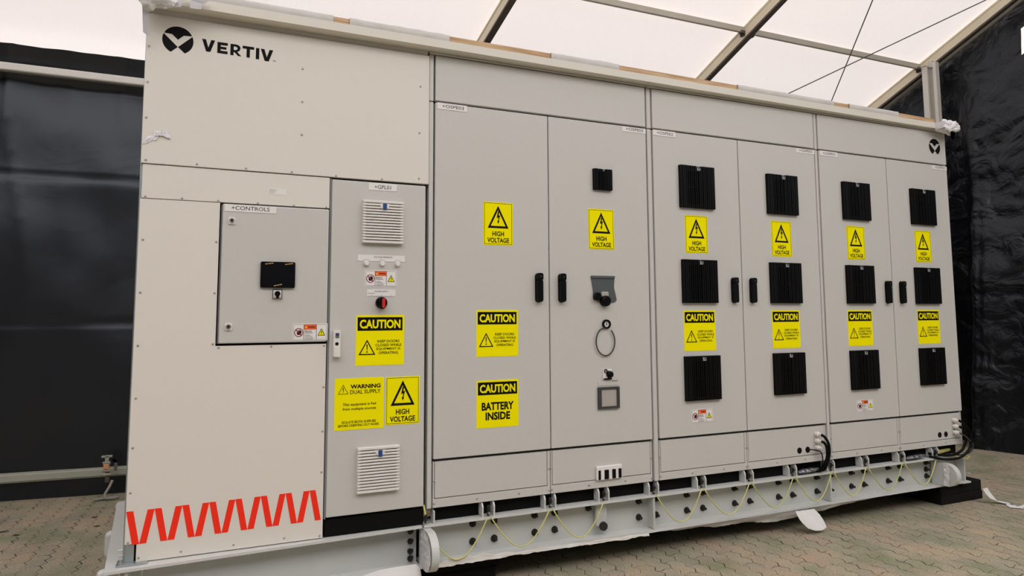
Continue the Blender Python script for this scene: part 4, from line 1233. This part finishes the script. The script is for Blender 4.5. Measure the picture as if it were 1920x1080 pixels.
# ------------------------------------------------------------------ protective paper along the lower flange
def paper_strip(name, upper, lower, label, m='paper', yb=-.010, mat_y=.02, seed=1):
    xs_ = sorted(set([p[0] for p in upper] + [p[0] for p in lower]))
    x0, x1 = max(upper[0][0], lower[0][0]), min(upper[-1][0], lower[-1][0])
    def interp(L, x):
        for a, c in zip(L, L[1:]):
            if a[0] <= x <= c[0]: return a[1] + (c[1] - a[1]) * (x - a[0]) / max(1e-6, c[0] - a[0])
        return L[-1][1]
    b = MB()
    def fn(u, v):
        x = x0 + (x1 - x0) * u
        zu, zl = interp(upper, x), interp(lower, x)
        if v == 1: zl += .004 * nz(x * 40, 1.0, seed) + .006 * nz(x * 11, 4.0, seed)
        return (x, yb - mat_y * v * (1 + .6 * nz(x * 6, v * 2, seed)) + .004 * nz(x * 20, v * 3, seed + 2), zu + (zl - zu) * v)
    b.grid(int((x1 - x0) * 60) + 4, 5, fn, m)
    return tag(b.build(name), label, 'paper')
paper_strip('protective_paper', [(.0, -.252), (.062, -.237), (.16, -.227), (.20, -.239), (.255, -.229), (.301, -.249), (.371, -.240), (.414, -.252), (.50, -.250), (1.2, -.258)],
            [(.0, -.264), (.05, -.266), (.16, -.265), (.51, -.264), (.9, -.270), (1.2, -.272)], 'torn brownish paper clinging to the lower beam edge, left stretch', seed=2, mat_y=.006, yb=-.012)
paper_strip('protective_paper', [(1.2, -.262), (3.53, -.262)],
            [(1.2, -.270), (1.48, -.282), (1.69, -.297), (1.87, -.299), (2.10, -.322), (2.24, -.318), (2.36, -.312), (2.54, -.300), (2.72, -.286), (2.96, -.272), (3.2, -.268), (3.53, -.266)], 'long strip of white protective paper hanging from the lower beam edge, right stretch', m='paper_shaded', seed=5, mat_y=-.035)
b = MB()
def flap(u, v):
    a = v
    xl = 2.232 + .070 * a - .016 * math.sin(math.pi * a); xr = 2.385 + .060 * a + .012 * math.sin(math.pi * a)
    x = xl + (xr - xl) * u
    zt = -.262 - .004 * u; zb = -.364 - .008 * u - .012 * math.sin(math.pi * u)
    return (x, -.030 - .030 * a - .012 * math.sin(math.pi * u) * a, zt + (zb - zt) * a + .004 * nz(u * 9, a * 5))
b.grid(14, 14, flap, 'paper_white')
tag(b.build('paper_flap'), 'bright white torn paper flap curling down below the steel beam', 'paper')
b = MB()
def wsheet(u, v):
    x = -.42 + .352 * u
    up_ = -.213 - .10 * max(0, .45 - u) ** 1.3 - (.010 + .060 * ((u - .92) / .08) ** 2 if u > .92 else 0)
    return (x + .004 * v, -.072 - .030 * math.sin(v * 1.6) + .004 * nz(x * 7, v * 3) + (.03 * ((u - .9) / .1) ** 2 if u > .9 else 0), up_ - .165 * v + .004 * nz(x * 5, v * 3, 3))
b.grid(40, 10, wsheet, 'paper_white')
tag(b.build('paper_sheet'), 'smooth white paper sheet propped below the beam under the narrow cabinet', 'paper')

# ------------------------------------------------------------------ on the ground
def pad(x0, x1, y0, y1, label):
    b = MB()
    b.box(x0, x1, y0, y1, GZ, GZ + .060, 'rubber', .006); b.box(x0 + .003, x1 - .003, y0 + .003, y1 - .003, GZ + .058, GZ + .132, 'rubber', .008)
    tag(b.build('support_pad'), label, 'support pad', 'black rubber pads under the steel base frame')
pad(3.62, 4.06, .03, .46, 'black rubber support pad under the right end of steel beam')
pad(.02, .36, .10, .56, 'black rubber support pad in the shade below the white round lifting eye')
pad(-1.36, -1.0, .30, .80, 'black rubber support pad below the left end of the base frame')
b = MB()
tp_path = [(3.955, -.055, -.300, .035), (3.965, -.065, -.330, .034), (3.985, -.080, -.362, .030), (4.02, -.10, -.385, .024), (4.05, -.13, -.392, .022), (4.03, -.17, -.394, .028), (4.00, -.21, -.395, .034), (4.02, -.235, -.394, .026), (4.06, -.225, -.393, .012), (4.12, -.21, -.394, .010), (4.22, -.20, -.394, .012)]
tm = bmesh.new(); R = []
for i, (x, y, z, w) in enumerate(tp_path):
    nx = tp_path[min(i + 1, len(tp_path) - 1)]; pv = tp_path[max(i - 1, 0)]
    d = Vector((nx[0] - pv[0], nx[1] - pv[1], nx[2] - pv[2])).normalized()
    n = Vector((.9, .1, .0)) if i < 3 else Vector((0, 0, 1)).cross(d).normalized() * -1
    if i >= 3 and n.x < 0 and i < 5: n = -n
    R.append((tm.verts.new(Vector((x, y, z)) - n * w), tm.verts.new(Vector((x, y, z)) + n * w)))
for a, c in zip(R, R[1:]): tm.faces.new((a[0], a[1], c[1], c[0]))
b._merge(tm, 'paper_white', True)
tag(b.build('tape_strip'), 'loose white tape strip trailing from the black pad over the paving', 'tape')
rnd = random.Random(5)
for i, (x, y, lab) in enumerate(((-2.10, 2.04, 'dark dry leaf on paving, leftmost of those behind the housing'), (-2.0, 1.93, 'dark dry leaf on paving, second from the left behind the housing'), (-1.62, 2.16, 'dark dry leaf on paving near the strap end'), (-1.58, 1.93, 'dark dry leaf on paving, just left of the base frame'))):
    b = MB(); w = .035 if i == 0 else .018
    b.grid(4, 3, lambda u, v: (x - w + 2 * w * u, y + .02 * (v - .5) * (1 - abs(2 * u - 1) * .7), GZ + .004 + .010 * abs(nz(u * 4 + i, v * 4))), 'leaf', False)
    tag(b.build('dry_leaf'), lab, 'leaf', 'dry leaves on the paving')
b = MB(); b.grid(3, 3, lambda u, v: (4.72 + .03 * u, .55 + .03 * v, GZ + .003 + .008 * abs(nz(u * 4, v * 4, 2))), 'paper_white', False)
tag(b.build('paper_scrap'), 'tiny white paper scrap on the paving beyond the black pad', 'paper')
